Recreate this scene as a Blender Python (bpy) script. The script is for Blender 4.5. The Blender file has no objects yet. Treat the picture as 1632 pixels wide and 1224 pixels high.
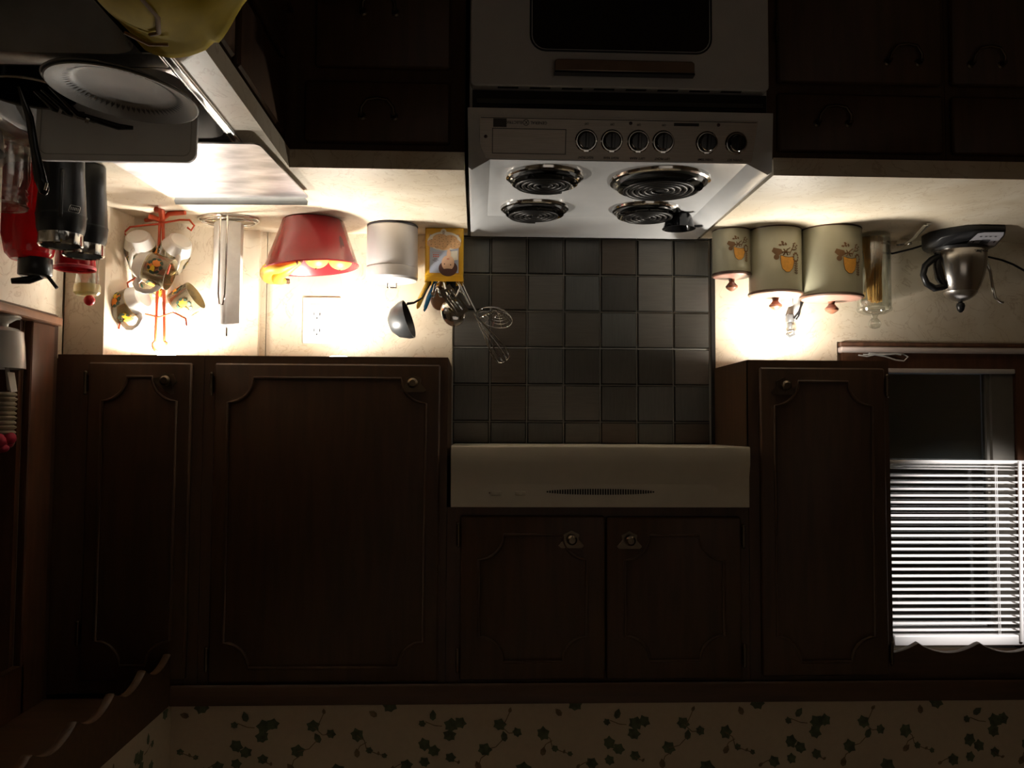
import bpy, math, random
from mathutils import Vector, Matrix
PI = math.pi
random.seed(7)
S = bpy.context.scene
COL = S.collection
# ------------------------------------------------------------------ camera (held upside down)
CP = (0.6844, -2.5229, 1.4824); YAW, PITCH, ROLL, FPX = -0.04, 0.0524, 0.0049, 1381.0
fw = Vector((math.sin(YAW)*math.cos(PITCH), math.cos(YAW)*math.cos(PITCH), -math.sin(PITCH)))
rt = fw.cross(Vector((0, 0, 1))).normalized(); up = rt.cross(fw)
r2 = rt*math.cos(ROLL) + up*math.sin(ROLL); u2 = -rt*math.sin(ROLL) + up*math.cos(ROLL)
cd = bpy.data.cameras.new('camera'); cd.sensor_width = 36; cd.lens = FPX/1632*36; cd.clip_start = .02
cam = bpy.data.objects.new('camera', cd); COL.objects.link(cam)
R3 = Matrix((-r2, -u2, -fw)).transposed()
cam.matrix_world = Matrix.Translation(CP) @ R3.to_4x4()
S.camera = cam
# ------------------------------------------------------------------ world, light, exposure
w = bpy.data.worlds.new('night'); S.world = w; w.use_nodes = True
w.node_tree.nodes['Background'].inputs[0].default_value = (.012, .014, .018, 1)
w.node_tree.nodes['Background'].inputs[1].default_value = 1.0
S.view_settings.view_transform = 'Standard'; S.view_settings.look = 'None'
S.view_settings.exposure = 0.0; S.view_settings.gamma = 1.0; S.view_settings.use_curve_mapping = False

def light(name, kind, loc, power, col, **kw):
    l = bpy.data.lights.new(name, kind); l.energy = power; l.color = col
    for k, v in kw.items(): setattr(l, k, v)
    o = bpy.data.objects.new(name, l); COL.objects.link(o); o.location = loc
    return o
def aim(o, target):
    o.rotation_euler = (Vector(target) - o.location).to_track_quat('-Z', 'Y').to_euler()
PUCKS = [(1.056, -.19, 4.2), (1.507, -.195, 6.2), (-.183, -.15, 4.0)]
WARM = (1.0, .94, .84)
for px, py, pw in PUCKS:
    light('puck_bulb', 'AREA', (px, py, 1.284), pw, WARM, shape='DISK', size=.058)
o = light('blind_fill_spot', 'SPOT', (-1.05, -1.25, .98), 210, (1, .95, .93), spot_size=math.radians(24), spot_blend=.6, shadow_soft_size=.03)  # added unseen spot that brightens the blind slats; no known source
aim(o, (-.74, 0, 1.845))
o = light('room_fill', 'AREA', (.2, -3.55, 1.9), 1.15, (1, .87, .73), shape='RECTANGLE', size=1.6, size_y=.7)  # added fill from behind the camera, lifts the upright faces
aim(o, (.2, 0, 1.0))

# ------------------------------------------------------------------ materials
MC = {}
def mat(name, col, rough=.5, metal=0, noise=0, nscale=20, stretch=(1, 1, 1), col2=None, bump=0, emit=None, estr=0, spec=.5, aniso=None, coat=0):
    if name in MC: return MC[name]
    m = bpy.data.materials.new(name); m.use_nodes = True; nt = m.node_tree; b = nt.nodes['Principled BSDF']
    b.inputs['Base Color'].default_value = (*col, 1); b.inputs['Roughness'].default_value = rough
    b.inputs['Metallic'].default_value = metal; b.inputs['Specular IOR Level'].default_value = spec
    b.inputs['Coat Weight'].default_value = coat
    if emit: b.inputs['Emission Color'].default_value = (*emit, 1); b.inputs['Emission Strength'].default_value = estr
    tc = nt.nodes.new('ShaderNodeTexCoord'); mp = nt.nodes.new('ShaderNodeMapping'); mp.inputs['Scale'].default_value = stretch
    nz = nt.nodes.new('ShaderNodeTexNoise'); nz.inputs['Scale'].default_value = nscale; nz.inputs['Detail'].default_value = 6
    nt.links.new(tc.outputs['Object'], mp.inputs[0]); nt.links.new(mp.outputs[0], nz.inputs['Vector'])
    if col2 is None: col2 = tuple(c*(1-noise) for c in col)
    r = nt.nodes.new('ShaderNodeValToRGB'); r.color_ramp.elements[0].position = .35; r.color_ramp.elements[1].position = .65
    r.color_ramp.elements[0].color = (*col2, 1); r.color_ramp.elements[1].color = (*col, 1)
    nt.links.new(nz.outputs['Fac'], r.inputs[0]); nt.links.new(r.outputs[0], b.inputs['Base Color'])
    if bump:
        bp = nt.nodes.new('ShaderNodeBump'); bp.inputs['Strength'].default_value = bump; bp.inputs['Distance'].default_value = .002
        nt.links.new(nz.outputs['Fac'], bp.inputs['Height']); nt.links.new(bp.outputs[0], b.inputs['Normal'])
    MC[name] = m; return m
def marble():
    m = bpy.data.materials.new('cream_marble_laminate'); m.use_nodes = True; nt = m.node_tree; b = nt.nodes['Principled BSDF']
    tc = nt.nodes.new('ShaderNodeTexCoord')
    n1 = nt.nodes.new('ShaderNodeTexNoise'); n1.inputs['Scale'].default_value = 4; n1.inputs['Detail'].default_value = 8; n1.inputs['Distortion'].default_value = 1.6
    n2 = nt.nodes.new('ShaderNodeTexNoise'); n2.inputs['Scale'].default_value = 9; n2.inputs['Detail'].default_value = 10; n2.inputs['Distortion'].default_value = 2.5
    r1 = nt.nodes.new('ShaderNodeValToRGB'); r2_ = nt.nodes.new('ShaderNodeValToRGB')
    r1.color_ramp.elements[0].position = .3; r1.color_ramp.elements[1].position = .7
    r1.color_ramp.elements[0].color = (.60, .50, .36, 1); r1.color_ramp.elements[1].color = (.74, .66, .53, 1)
    e = r2_.color_ramp.elements; e[0].position = .485; e[0].color = (0, 0, 0, 1); e[1].position = .515; e[1].color = (0, 0, 0, 1)
    k = e.new(.5); k.color = (.55, .55, .55, 1)
    mx = nt.nodes.new('ShaderNodeMixRGB'); mx.inputs[2].default_value = (.42, .30, .18, 1)
    for n in (n1, n2): nt.links.new(tc.outputs['Object'], n.inputs['Vector'])
    nt.links.new(n1.outputs['Fac'], r1.inputs[0]); nt.links.new(n2.outputs['Fac'], r2_.inputs[0])
    nt.links.new(r2_.outputs[0], mx.inputs[0]); nt.links.new(r1.outputs[0], mx.inputs[1]); nt.links.new(mx.outputs[0], b.inputs['Base Color'])
    b.inputs['Roughness'].default_value = .42
    return m
def glass(name, tint, gl=.12, dens=0.0):
    m = bpy.data.materials.new(name); m.use_nodes = True; nt = m.node_tree; nt.nodes.clear()
    out = nt.nodes.new('ShaderNodeOutputMaterial'); tr = nt.nodes.new('ShaderNodeBsdfTransparent'); g = nt.nodes.new('ShaderNodeBsdfGlossy')
    tr.inputs[0].default_value = (*tint, 1); g.inputs['Roughness'].default_value = .04
    nz = nt.nodes.new('ShaderNodeTexNoise'); nz.inputs['Scale'].default_value = 12; bp = nt.nodes.new('ShaderNodeBump'); bp.inputs['Strength'].default_value = .08
    nt.links.new(nz.outputs['Fac'], bp.inputs['Height']); nt.links.new(bp.outputs[0], g.inputs['Normal'])
    lw = nt.nodes.new('ShaderNodeLayerWeight'); lw.inputs[0].default_value = .35
    ma = nt.nodes.new('ShaderNodeMath'); ma.operation = 'MULTIPLY_ADD'; ma.inputs[1].default_value = .55; ma.inputs[2].default_value = gl*.4
    nt.links.new(lw.outputs['Facing'], ma.inputs[0])
    mx = nt.nodes.new('ShaderNodeMixShader'); nt.links.new(ma.outputs[0], mx.inputs[0]); nt.links.new(tr.outputs[0], mx.inputs[1]); nt.links.new(g.outputs[0], mx.inputs[2])
    last = mx
    if dens:
        d = nt.nodes.new('ShaderNodeBsdfDiffuse'); d.inputs[0].default_value = (*tint, 1); m2 = nt.nodes.new('ShaderNodeMixShader'); m2.inputs[0].default_value = dens
        nt.links.new(mx.outputs[0], m2.inputs[1]); nt.links.new(d.outputs[0], m2.inputs[2]); last = m2
    nt.links.new(last.outputs[0], out.inputs[0]); return m
LAM = marble()
WOOD = mat('dark_stained_wood', (.092, .045, .019), .5, noise=.28, nscale=9, stretch=(6, 6, .6), bump=.1)
WOODH = mat('dark_wood_rail', (.092, .045, .019), .5, noise=.28, nscale=9, stretch=(.6, 6, 6))
CASING = mat('reddish_window_wood', (.12, .05, .024), .45, noise=.4, nscale=10, stretch=(5, 5, .8))
TOEK = mat('black_recess', (.01, .01, .01), .8)
ENAMEL = mat('white_enamel', (.66, .66, .66), .22, noise=.04, coat=.2)
HOODM = mat('almond_hood_enamel', (.60, .54, .43), .4, noise=.04)
STEEL = mat('brushed_steel', (.62, .60, .57), .28, 1, noise=.18, nscale=30, stretch=(1, 12, 12), bump=.06)
SINKM = mat('sink_steel', (.60, .58, .56), .33, 1, noise=.15, nscale=20, stretch=(6, 1, 6), bump=.05)
SHEETM = mat('scuffed_steel_sheet', (.70, .67, .68), .36, 1, noise=.5, nscale=9, stretch=(1, 2.5, 1), bump=.5)
PANELM = mat('brushed_control_panel', (.36, .32, .28), .42, 1, noise=.15, nscale=40, stretch=(.5, 8, 20))
CHROME = mat('chrome', (.75, .74, .72), .10, 1, noise=.05)
BRASS = mat('aged_antique_brass', (.17, .13, .09), .4, 1, noise=.4)
BLACK = mat('black_plastic', (.012, .012, .013), .32, noise=.2)
BLACKG = mat('gloss_black', (.008, .008, .009), .12, noise=.2)
COIL = mat('burner_coil_metal', (.045, .042, .04), .42, .6, noise=.3)
WHITE = mat('white_plastic', (.78, .76, .72), .35, noise=.04)
WHITEC = mat('white_ceramic', (.72, .70, .66), .22, noise=.04, coat=.3)
PAPER = mat('paper_towel', (.86, .84, .82), .9, noise=.06, nscale=60, bump=.3)
RED = mat('red_plastic', (.34, .028, .034), .25, noise=.1, coat=.3)
REDW = mat('orange_red_wire', (.55, .07, .02), .3, noise=.2)
YEL = mat('yellow_tin_paint', (.78, .42, .02), .3, noise=.08)
TINB = mat('tin_print_blue', (.42, .46, .58), .4, noise=.1)
SKIN = mat('tin_print_peach', (.80, .50, .33), .45, noise=.06)
HAIR = mat('tin_print_brown', (.09, .025, .018), .45, noise=.2)
COOK = mat('tin_print_biscuit', (.72, .42, .20), .45, noise=.15, nscale=150)
CHIP = mat('tin_print_chip', (.10, .04, .02), .5)
TRED = mat('tin_print_red', (.65, .12, .08), .5)
CREAMP = mat('tin_print_cream', (.80, .74, .62), .5, noise=.04)
OLIVE = mat('beige_canister_enamel', (.40, .38, .27), .36, noise=.06, nscale=12)
LIDP = mat('pinkish_lid', (.33, .17, .13), .35, noise=.15, nscale=40)
RIMB = mat('dark_lid_rim', (.07, .035, .02), .4)
KNOBW = mat('turned_wood_knob', (.22, .09, .05), .35, noise=.4, nscale=30)
BROWNP = mat('brown_print', (.16, .075, .022), .5, noise=.2)
GOLDP = mat('golden_print', (.70, .32, .035), .5, noise=.15, nscale=150)
SPAG = mat('dry_spaghetti', (.74, .40, .10), .5, noise=.2, nscale=80)
ORANGE = mat('orange_print', (.85, .25, .02), .4, noise=.2)
LEMON = mat('lemon_print', (.90, .62, .03), .4, noise=.15)
LEAFP = mat('dark_leaf_print', (.03, .07, .04), .5, noise=.3)
PEACH = mat('peach_skin', (.80, .38, .08), .5, noise=.35, nscale=15)
BANANA = mat('yellow_fruit_skin', (.80, .55, .06), .5, noise=.25, nscale=18)
STEMB = mat('brown_stem', (.10, .04, .01), .6)
BLUE = mat('blue_plastic', (.015, .20, .46), .35, noise=.1)
YELP = mat('yellow_plastic', (.92, .56, .07), .35, noise=.1)
DGREY = mat('dark_grey_nylon', (.035, .037, .038), .38, noise=.15)
WSPOON = mat('wooden_spoon', (.20, .09, .035), .5, noise=.35, nscale=25, stretch=(1, 1, .3))
CLOTH = mat('yellow_cloth', (.46, .33, .003), .85, noise=.12, nscale=30, bump=.15)
BOARD = mat('grey_white_board', (.80, .78, .75), .5, noise=.05)
CHINA = mat('shaded_white_china', (.27, .255, .235), .42, noise=.03, spec=.3)  # white china greyed: the plate's shade is put into the colour
GREYP = mat('grey_plate_print', (.055, .05, .045), .5)
WALLP = mat('cream_wallpaper', (.55, .45, .33), .8, noise=.05, nscale=60)
LEAF1 = mat('ivy_print_green', (.12, .145, .075), .8, noise=.4, nscale=60)
LEAF2 = mat('ivy_print_brown', (.24, .17, .09), .8, noise=.4, nscale=60)
PAINT = mat('cream_wall_paint', (.60, .50, .36), .7, noise=.05)
FLOORM = mat('brown_vinyl_floor', (.16, .10, .06), .5, noise=.3, nscale=6)
CEILM = mat('off_white_ceiling', (.65, .60, .52), .9, noise=.04)
SASH = mat('grey_painted_sash', (.13, .12, .10), .6, noise=.1)
SILLM = mat('pale_sill_edge', (.50, .42, .38), .5, noise=.1)
SLAT = mat('white_blind_slat', (.80, .78, .76), .45, noise=.03)
SCREEN = None
GLASS = glass('clear_glass', (.93, .95, .93), .3)
GLASSR = glass('clear_red_plastic', (.55, .025, .035), .15, .5)
GLASSD = glass('window_glass', (.80, .85, .85), .35)
GLASSA = glass('smoky_mug_glass', (.42, .35, .22), .2, .22)
SCREEN = glass('insect_screen', (.11, .105, .10), 0, .35)
LAMPON = mat('lit_lamp_lens', (.9, .9, .85), .4, emit=(1, .92, .76), estr=30)
# tile metals
TILES = [mat('metal_tile_%d' % i, c, r_, .85, noise=.12, nscale=14, stretch=s_, bump=.05) for i, (c, r_, s_) in enumerate([
    ((.175, .162, .140), .40, (1, 1, 14)), ((.130, .124, .112), .36, (14, 1, 1)), ((.205, .192, .170), .44, (1, 1, 14)), ((.160, .160, .148), .42, (14, 1, 1)), ((.150, .125, .102), .40, (1, 1, 14))])]

# ------------------------------------------------------------------ mesh builder
ORG = {}
OFF = [0]   # stacks overlapping flat prints a hair apart
class MB:
    def __init__(s): s.ang = 60; s.v = []; s.f = []; s.m = []; s.sm = []; s.T = Matrix.Identity(4)
    def add(s, vs, fs, mi=0, sm=False):
        n = len(s.v); s.v += [tuple(s.T @ Vector(p)) for p in vs]
        s.f += [tuple(n+i for i in f) for f in fs]; s.m += [mi]*len(fs); s.sm += [sm]*len(fs); return s
    def box(s, x0, y0, z0, x1, y1, z1, mi=0, b=0):
        x0, x1 = sorted((x0, x1)); y0, y1 = sorted((y0, y1)); z0, z1 = sorted((z0, z1))
        if b <= 0:
            vs = [(x, y, z) for x in (x0, x1) for y in (y0, y1) for z in (z0, z1)]
            return s.add(vs, [(0, 1, 3, 2), (4, 6, 7, 5), (0, 4, 5, 1), (2, 3, 7, 6), (0, 2, 6, 4), (1, 5, 7, 3)], mi)
        b = min(b, (x1-x0)*.49, (y1-y0)*.49, (z1-z0)*.49); vs = []; idx = {}
        X, Y, Z = (x0, x1), (y0, y1), (z0, z1)
        for i in (0, 1):
            for j in (0, 1):
                for k in (0, 1):
                    sx, sy, sz = (1-2*i)*b, (1-2*j)*b, (1-2*k)*b
                    for a, d in enumerate(((0, sy, sz), (sx, 0, sz), (sx, sy, 0))):
                        idx[i, j, k, a] = len(vs); vs.append((X[i]+d[0], Y[j]+d[1], Z[k]+d[2]))
        fs = []
        for i in (0, 1):
            q = [idx[i, 0, 0, 0], idx[i, 1, 0, 0], idx[i, 1, 1, 0], idx[i, 0, 1, 0]]; fs.append(q if i else q[::-1])
            q = [idx[0, i, 0, 1], idx[0, i, 1, 1], idx[1, i, 1, 1], idx[1, i, 0, 1]]; fs.append(q if i else q[::-1])
            q = [idx[0, 0, i, 2], idx[1, 0, i, 2], idx[1, 1, i, 2], idx[0, 1, i, 2]]; fs.append(q if i else q[::-1])
        for j in (0, 1):
            for k in (0, 1):
                fs.append((idx[0, j, k, 1], idx[1, j, k, 1], idx[1, j, k, 2], idx[0, j, k, 2]))
                fs.append((idx[j, 0, k, 0], idx[j, 1, k, 0], idx[j, 1, k, 2], idx[j, 0, k, 2]))
                fs.append((idx[j, k, 0, 0], idx[j, k, 1, 0], idx[j, k, 1, 1], idx[j, k, 0, 1]))
                for i in (0, 1): fs.append((idx[i, j, k, 0], idx[i, j, k, 1], idx[i, j, k, 2]))
        return s.add(vs, [tuple(dict.fromkeys(f)) for f in fs], mi)
    def lathe(s, prof, c=(0, 0, 0), n=40, mi=0, a0=0, a1=2*PI, sx=1, sy=1, sm=True):
        s.ang = min(s.ang, 28); full = abs(a1-a0-2*PI) < 1e-6; m = n if full else n+1; vs = []
        for r, z in prof:
            for k in range(m):
                a = a0+(a1-a0)*k/n; vs.append((c[0]+r*math.cos(a)*sx, c[1]+r*math.sin(a)*sy, c[2]+z))
        fs = []
        for i in range(len(prof)-1):
            for k in range(n):
                k2 = (k+1) % m; fs.append((i*m+k, i*m+k2, (i+1)*m+k2, (i+1)*m+k))
        s.add(vs, fs, mi, sm)
    def tube(s, pts, r, n=8, mi=0, closed=False, flat=1, cap=True):
        s.ang = 61; P = [Vector(p) for p in pts]; N = len(P); rr = r if isinstance(r, (list, tuple)) else [r]*N
        vs = []; prev = None
        for i in range(N):
            t = (P[(i+1) % N]-P[i-1]) if closed else (P[min(i+1, N-1)]-P[max(i-1, 0)])
            if t.length < 1e-9: t = Vector((0, 0, 1))
            t.normalize()
            if prev is None:
                a = Vector((0, 0, 1)) if abs(t.z) < .9 else Vector((1, 0, 0)); nx = t.cross(a).normalized()
            else: nx = (prev-t*prev.dot(t)).normalized()
            prev = nx; ny = t.cross(nx)
            for k in range(n):
                a = 2*PI*k/n; vs.append(tuple(P[i]+nx*(rr[i]*math.cos(a))+ny*(rr[i]*math.sin(a)*flat)))
        fs = []
        for i in range(N if closed else N-1):
            j = (i+1) % N
            for k in range(n): fs.append((i*n+k, i*n+(k+1) % n, j*n+(k+1) % n, j*n+k))
        if cap and not closed: fs += [tuple(range(n))[::-1], tuple((N-1)*n+k for k in range(n))]
        s.add(vs, fs, mi, True)
    def prism(s, poly, axis, a, b, mi=0):
        # poly: 2D points in the two other axes (order x,y,z without axis)
        def P(q, h):
            l = list(q); l.insert(axis, h); return tuple(l)
        n = len(poly); vs = [P(q, a) for q in poly]+[P(q, b) for q in poly]
        fs = [tuple(range(n)), tuple(range(2*n-1, n-1, -1))]+[(i, i+n, (i+1) % n+n, (i+1) % n) for i in range(n)]
        s.add(vs, fs, mi)
    def ball(s, c, r, mi=0, n=20, m=12, sc=(1, 1, 1)):
        prof = [(max(1e-5, math.sin(PI*i/m)), -math.cos(PI*i/m)) for i in range(m+1)]; vs = []
        for a_, z in prof:
            for k in range(n):
                a = 2*PI*k/n; vs.append((c[0]+r*sc[0]*a_*math.cos(a), c[1]+r*sc[1]*a_*math.sin(a), c[2]+r*sc[2]*z))
        s.add(vs, [(i*n+k, i*n+(k+1) % n, (i+1)*n+(k+1) % n, (i+1)*n+k) for i in range(m) for k in range(n)], mi, True)
    def patch(s, poly, mf, mi=0, rings=3):
        OFF[0] = (OFF[0]+1) % 60
        cx = sum(p[0] for p in poly)/len(poly); cy = sum(p[1] for p in poly)/len(poly); n = len(poly); vs = [mf(cx, cy)]
        for k in range(1, rings+1):
            t = k/rings
            for p in poly: vs.append(mf(cx+(p[0]-cx)*t, cy+(p[1]-cy)*t))
        fs = [(0, 1+i, 1+(i+1) % n) for i in range(n)]
        for k in range(rings-1):
            for i in range(n): fs.append((1+k*n+i, 1+(k+1)*n+i, 1+(k+1)*n+(i+1) % n, 1+k*n+(i+1) % n))
        s.add(vs, fs, mi)
    def build(s, name, mats, parent=None, label=None, kind=None, bevel=0, fix=True):
        me = bpy.data.meshes.new(name); org = ORG.get(parent.name, (0, 0, 0)) if parent else (0, 0, 0)
        if not parent:
            # origin at base centre
            xs = [p[0] for p in s.v]; ys = [p[1] for p in s.v]; zs = [p[2] for p in s.v]
            org = ((min(xs)+max(xs))/2, (min(ys)+max(ys))/2, min(zs))
        me.from_pydata([(p[0]-org[0], p[1]-org[1], p[2]-org[2]) for p in s.v], [], s.f)
        for m in (mats if isinstance(mats, list) else [mats]): me.materials.append(m)
        me.polygons.foreach_set('material_index', s.m); me.polygons.foreach_set('use_smooth', s.sm)
        me.update(); me.set_sharp_from_angle(angle=math.radians(s.ang))
        if fix:
            import bmesh
            bm = bmesh.new(); bm.from_mesh(me); bmesh.ops.recalc_face_normals(bm, faces=bm.faces); bm.to_mesh(me); bm.free()
        o = bpy.data.objects.new(name, me); COL.objects.link(o)
        if parent: o.parent = parent; ORG[o.name] = org
        else: o.location = org; ORG[o.name] = org
        if label: o['label'] = label
        if kind: o['kind'] = kind
        if bevel:
            md = o.modifiers.new('bevel', 'BEVEL'); md.width = bevel; md.segments = 2; md.limit_method = 'ANGLE'; md.angle_limit = .7
        return o
def thing(name, label, cat, loc, group=None, rot=None, local=False):
    o = bpy.data.objects.new(name, None); o.empty_display_size = .05; COL.objects.link(o); o.location = loc
    if rot: o.rotation_euler = rot
    ORG[o.name] = (0, 0, 0) if (rot or local) else tuple(loc)
    if label: o['label'] = label; o['category'] = cat
    if group: o['group'] = group
    return o
def struct(name, loc=(0, 0, 0)):
    o = thing(name, None, None, loc); o['kind'] = 'structure'; return o
def tag(o, label, cat, group=None):
    o['label'] = label; o['category'] = cat
    if group: o['group'] = group
    return o
def B(*a, **k): m = MB(); m.box(*a, **k); return m
def circle(r, n=24, cx=0, cy=0, sx=1, sy=1): return [(cx+r*sx*math.cos(2*PI*i/n), cy+r*sy*math.sin(2*PI*i/n)) for i in range(n)]
def rrect(x0, y0, x1, y1, r, n=5):
    P = []
    for cx, cy, a in ((x1-r, y1-r, 0), (x0+r, y1-r, 90), (x0+r, y0+r, 180), (x1-r, y0+r, 270)):
        for i in range(n+1):
            t = math.radians(a+90*i/n); P.append((cx+r*math.cos(t), cy+r*math.sin(t)))
    return P
def text(name, s, size, loc, parent, m, rot=(PI/2, 0, 0), wid=None, bold=0):
    c = bpy.data.curves.new(name, 'FONT'); c.body = s; c.size = size; c.align_x = 'CENTER'; c.align_y = 'CENTER'; c.extrude = .0002; c.offset = bold
    t = bpy.data.objects.new('tmp', c); COL.objects.link(t); dg = bpy.context.evaluated_depsgraph_get()
    me = bpy.data.meshes.new_from_object(t.evaluated_get(dg)); bpy.data.objects.remove(t); me.name = name
    sx = 1
    if wid:
        xs = [v.co.x for v in me.vertices]; sx = wid/(max(xs)-min(xs))
    M = Matrix.Translation(Vector(loc)-Vector(ORG.get(parent.name, (0, 0, 0)))) @ Matrix.Rotation(rot[2], 4, 'Z') @ Matrix.Rotation(rot[1], 4, 'Y') @ Matrix.Rotation(rot[0], 4, 'X') @ Matrix.Diagonal((sx, 1, 1, 1))
    me.transform(M); me.materials.clear(); me.materials.append(m)
    o = bpy.data.objects.new(name, me); COL.objects.link(o); o.parent = parent; ORG[o.name] = ORG.get(parent.name, (0, 0, 0)); return o
def copytree(o, parent=None):
    c = o.copy(); COL.objects.link(c); c.parent = parent; ORG[c.name] = ORG.get(o.name, (0, 0, 0))
    for ch in list(o.children): copytree(ch, c)
    return c

# ------------------------------------------------------------------ room shell
CT = .914; XS = 1.745; FACE = -.334
WY = .0  # main wall plane
fl = B(-2.4, -3.8, -.03, 2.0, .15, 0).build('floor', FLOORM); fl['kind'] = 'structure'
ce = B(-2.4, -3.8, 2.44, 2.0, .15, 2.47).build('ceiling', CEILM); ce['kind'] = 'structure'
m = MB()  # main wall, window opening X -1.25..-.40, z 1.27..2.12
for a in ((-2.4, .012, 0, -1.25, .12, 2.44), (-.43, .012, 0, 2.0, .12, 2.44), (-1.25, .012, 0, -.43, .12, 1.255), (-1.25, .012, 2.12, -.43, .12, 2.44)): m.box(*a)
m.build('wall_main', PAINT, kind='structure')
m = MB()  # side wall, window opening y -1.6..-.46, z 1.25..2.05
for a in ((XS, -.46, 0, 1.9, .12, 2.44), (XS, -3.8, 0, 1.9, -1.6, 2.44), (XS, -1.6, 0, 1.9, -.46, 1.235), (XS, -1.6, 2.05, 1.9, -.46, 2.44)): m.box(*a)
m.build('wall_side', PAINT, kind='structure')
B(-2.4, -3.8, 0, -2.3, .12, 2.44).build('wall_far', PAINT, kind='structure')
B(-2.4, -3.8, 0, 2.0, -3.7, 2.44).build('wall_behind', PAINT, kind='structure')

# laminate backsplash: sheets with a seam strip, concave corner sheets and side sheet
bs = struct('trim_1', (1.0, 0, CT))
B(.7585, -.004, CT, 1.295, .012, 1.31).build('panel', LAM, bs)
B(1.297, -.008, CT, 1.3125, .012, 1.31).build('seam_strip', LAM, bs)
CORN = [(1.3125, -.030), (1.44, -.052), (1.615, -.165), (1.637, -.285), (XS-.01, -.288)]
for (xa, ya), (xb, yb) in zip(CORN[:-1], CORN[1:]):
    d = Vector((xb-xa, yb-ya)).normalized(); n_ = Vector((-d.y, d.x))*.010
    MB_ = MB(); MB_.prism([(xa, ya), (xb, yb), (xb+abs(n_.x), yb+abs(n_.y)), (xa+abs(n_.x), ya+abs(n_.y))], 2, CT, 1.31); MB_.build('panel', LAM, bs)
B(1.3125, -.030, CT, 1.3225, .012, 1.31).build('seam_strip', LAM, bs)
bs2 = struct('trim_2', (-.2, 0, CT))
B(-.38, -.004, CT, -.0165, .012, 1.31).build('panel', LAM, bs2)
B(-1.6, -.004, CT, -.38, .012, 1.218).build('panel', LAM, bs2)
bs3 = struct('trim_3', (XS, -.9, CT))
B(XS-.010, -2.3, CT, XS, -.30, 1.205).build('panel', LAM, bs3)
B(XS-.012, -.322, 1.203, XS, -.300, 1.31).build('seam_strip', LAM, bs3)

# metal tiles behind the range
tb = struct('wall_tiles', (.37, 0, .9))
B(-.004, .004, .86, .760, .012, 1.53).build('tile_bed', mat('glint_paled_grout', (.45, .43, .38), .45, .2), tb)  # bed paled to stand in for glints along the tile edges
Z0 = 1.0274-.108
tm = {}
for j in range(-1, 6):
    for i in range(7):
        x0 = i*.108+.0012; x1 = (i+1)*.108-.0012; z0 = Z0+j*.108+.0012; z1 = Z0+(j+1)*.108-.0012
        if j == -1: z0 = .865
        if j == 5: z1 = 1.524
        t = (.002*random.uniform(-1, 1), .0012*random.uniform(-1, 1))
        m = MB(); b = .0035
        ys = [-.006+t[0]*sx+t[1]*sz for sx, sz in ((-1, -1), (1, -1), (1, 1), (-1, 1))]
        vs = [(x0, .004, z0), (x1, .004, z0), (x1, .004, z1), (x0, .004, z1)]
        vs += [(x0+b, ys[0]*.8, z0+b), (x1-b, ys[1]*.8, z0+b), (x1-b, ys[2]*.8, z1-b), (x0+b, ys[3]*.8, z1-b)]
        m.add(vs, [(4, 5, 6, 7), (0, 1, 5, 4), (1, 2, 6, 5), (2, 3, 7, 6), (3, 0, 4, 7)])
        m.build('tile', random.choice(TILES), tb, fix=False)
B(-.0155, -.006, .88, -.004, .012, 1.524).build('edge_trim', mat('dark_edge_trim', (.06, .055, .05), .35, .8), tb)

# soffit with ivy wallpaper
SX = 1.428; SZ = 2.158
m = MB(); m.box(-2.3, FACE+.004, SZ, SX, .012, 2.44); m.box(SX, -3.7, SZ, XS, .012, 2.44)
sf = m.build('trim_4', WALLP, kind='structure')
def leaf(cx, cy, r, ang, kind=0):
    if kind == 0: base = [(0, -1), (.44, -.62), (1.0, -.42), (.74, .04), (.80, .52), (.40, .55), (0, .78), (-.40, .55), (-.8, .52), (-.74, .04), (-1.0, -.42), (-.44, -.62)]
    else: base = [(0, -1), (.5, -.3), (.45, .35), (0, .7), (-.45, .35), (-.5, -.3)]
    c, s_ = math.cos(ang), math.sin(ang)
    return [(cx+r*(x*c-y*s_), cy+r*(x*s_+y*c)) for x, y in base]
CELL = [(45, 128, 18, 0, 0), (68, 122, 15, .5, 0), (40, 155, 16, .1, 0), (175, 128, 16, .3, 0), (188, 160, 15, -.2, 1), (222, 148, 12, .8, 0), (203, 90, 8, .2, 1),
        (135, 193, 17, .4, 0), (118, 236, 14, -.4, 1), (292, 152, 17, 1.2, 0), (293, 200, 13, .2, 1), (325, 192, 9, .7, 0), (350, 200, 6, .3, 1), (366, 206, 7, .5, 0),
        (380, 76, 18, .1, 0), (336, 97, 13, -.7, 1), (-5, 103, 15, .0, 1), (-34, 123, 9, .4, 0), (-28, 178, 16, .9, 0), (-2, 195, 15, .2, 0), (-27, 224, 13, .6, 0),
        (43, 213, 13, .3, 0), (65, 225, 6, .3, 1), (240, 246, 19, .1, 0), (425, 232, 15, .5, 0), (388, 240, 8, .5, 1), (120, 300, 14, 0, 0), (300, 290, 15, 1, 0), (30, 290, 15, 2, 0)]
STEMS = [((-25, 118), (0, 128), (20, 130)), ((178, 130), (200, 150), (222, 148)), ((203, 92), (195, 110), (185, 130)), ((135, 193), (165, 186), (188, 162)), ((292, 152), (312, 165), (318, 188)),
         ((325, 192), (345, 200), (366, 206)), ((120, 232), (125, 215), (140, 205)), ((293, 195), (300, 180), (318, 170)), ((43, 213), (55, 222), (66, 226)), ((388, 240), (405, 230), (420, 225))]
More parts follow.
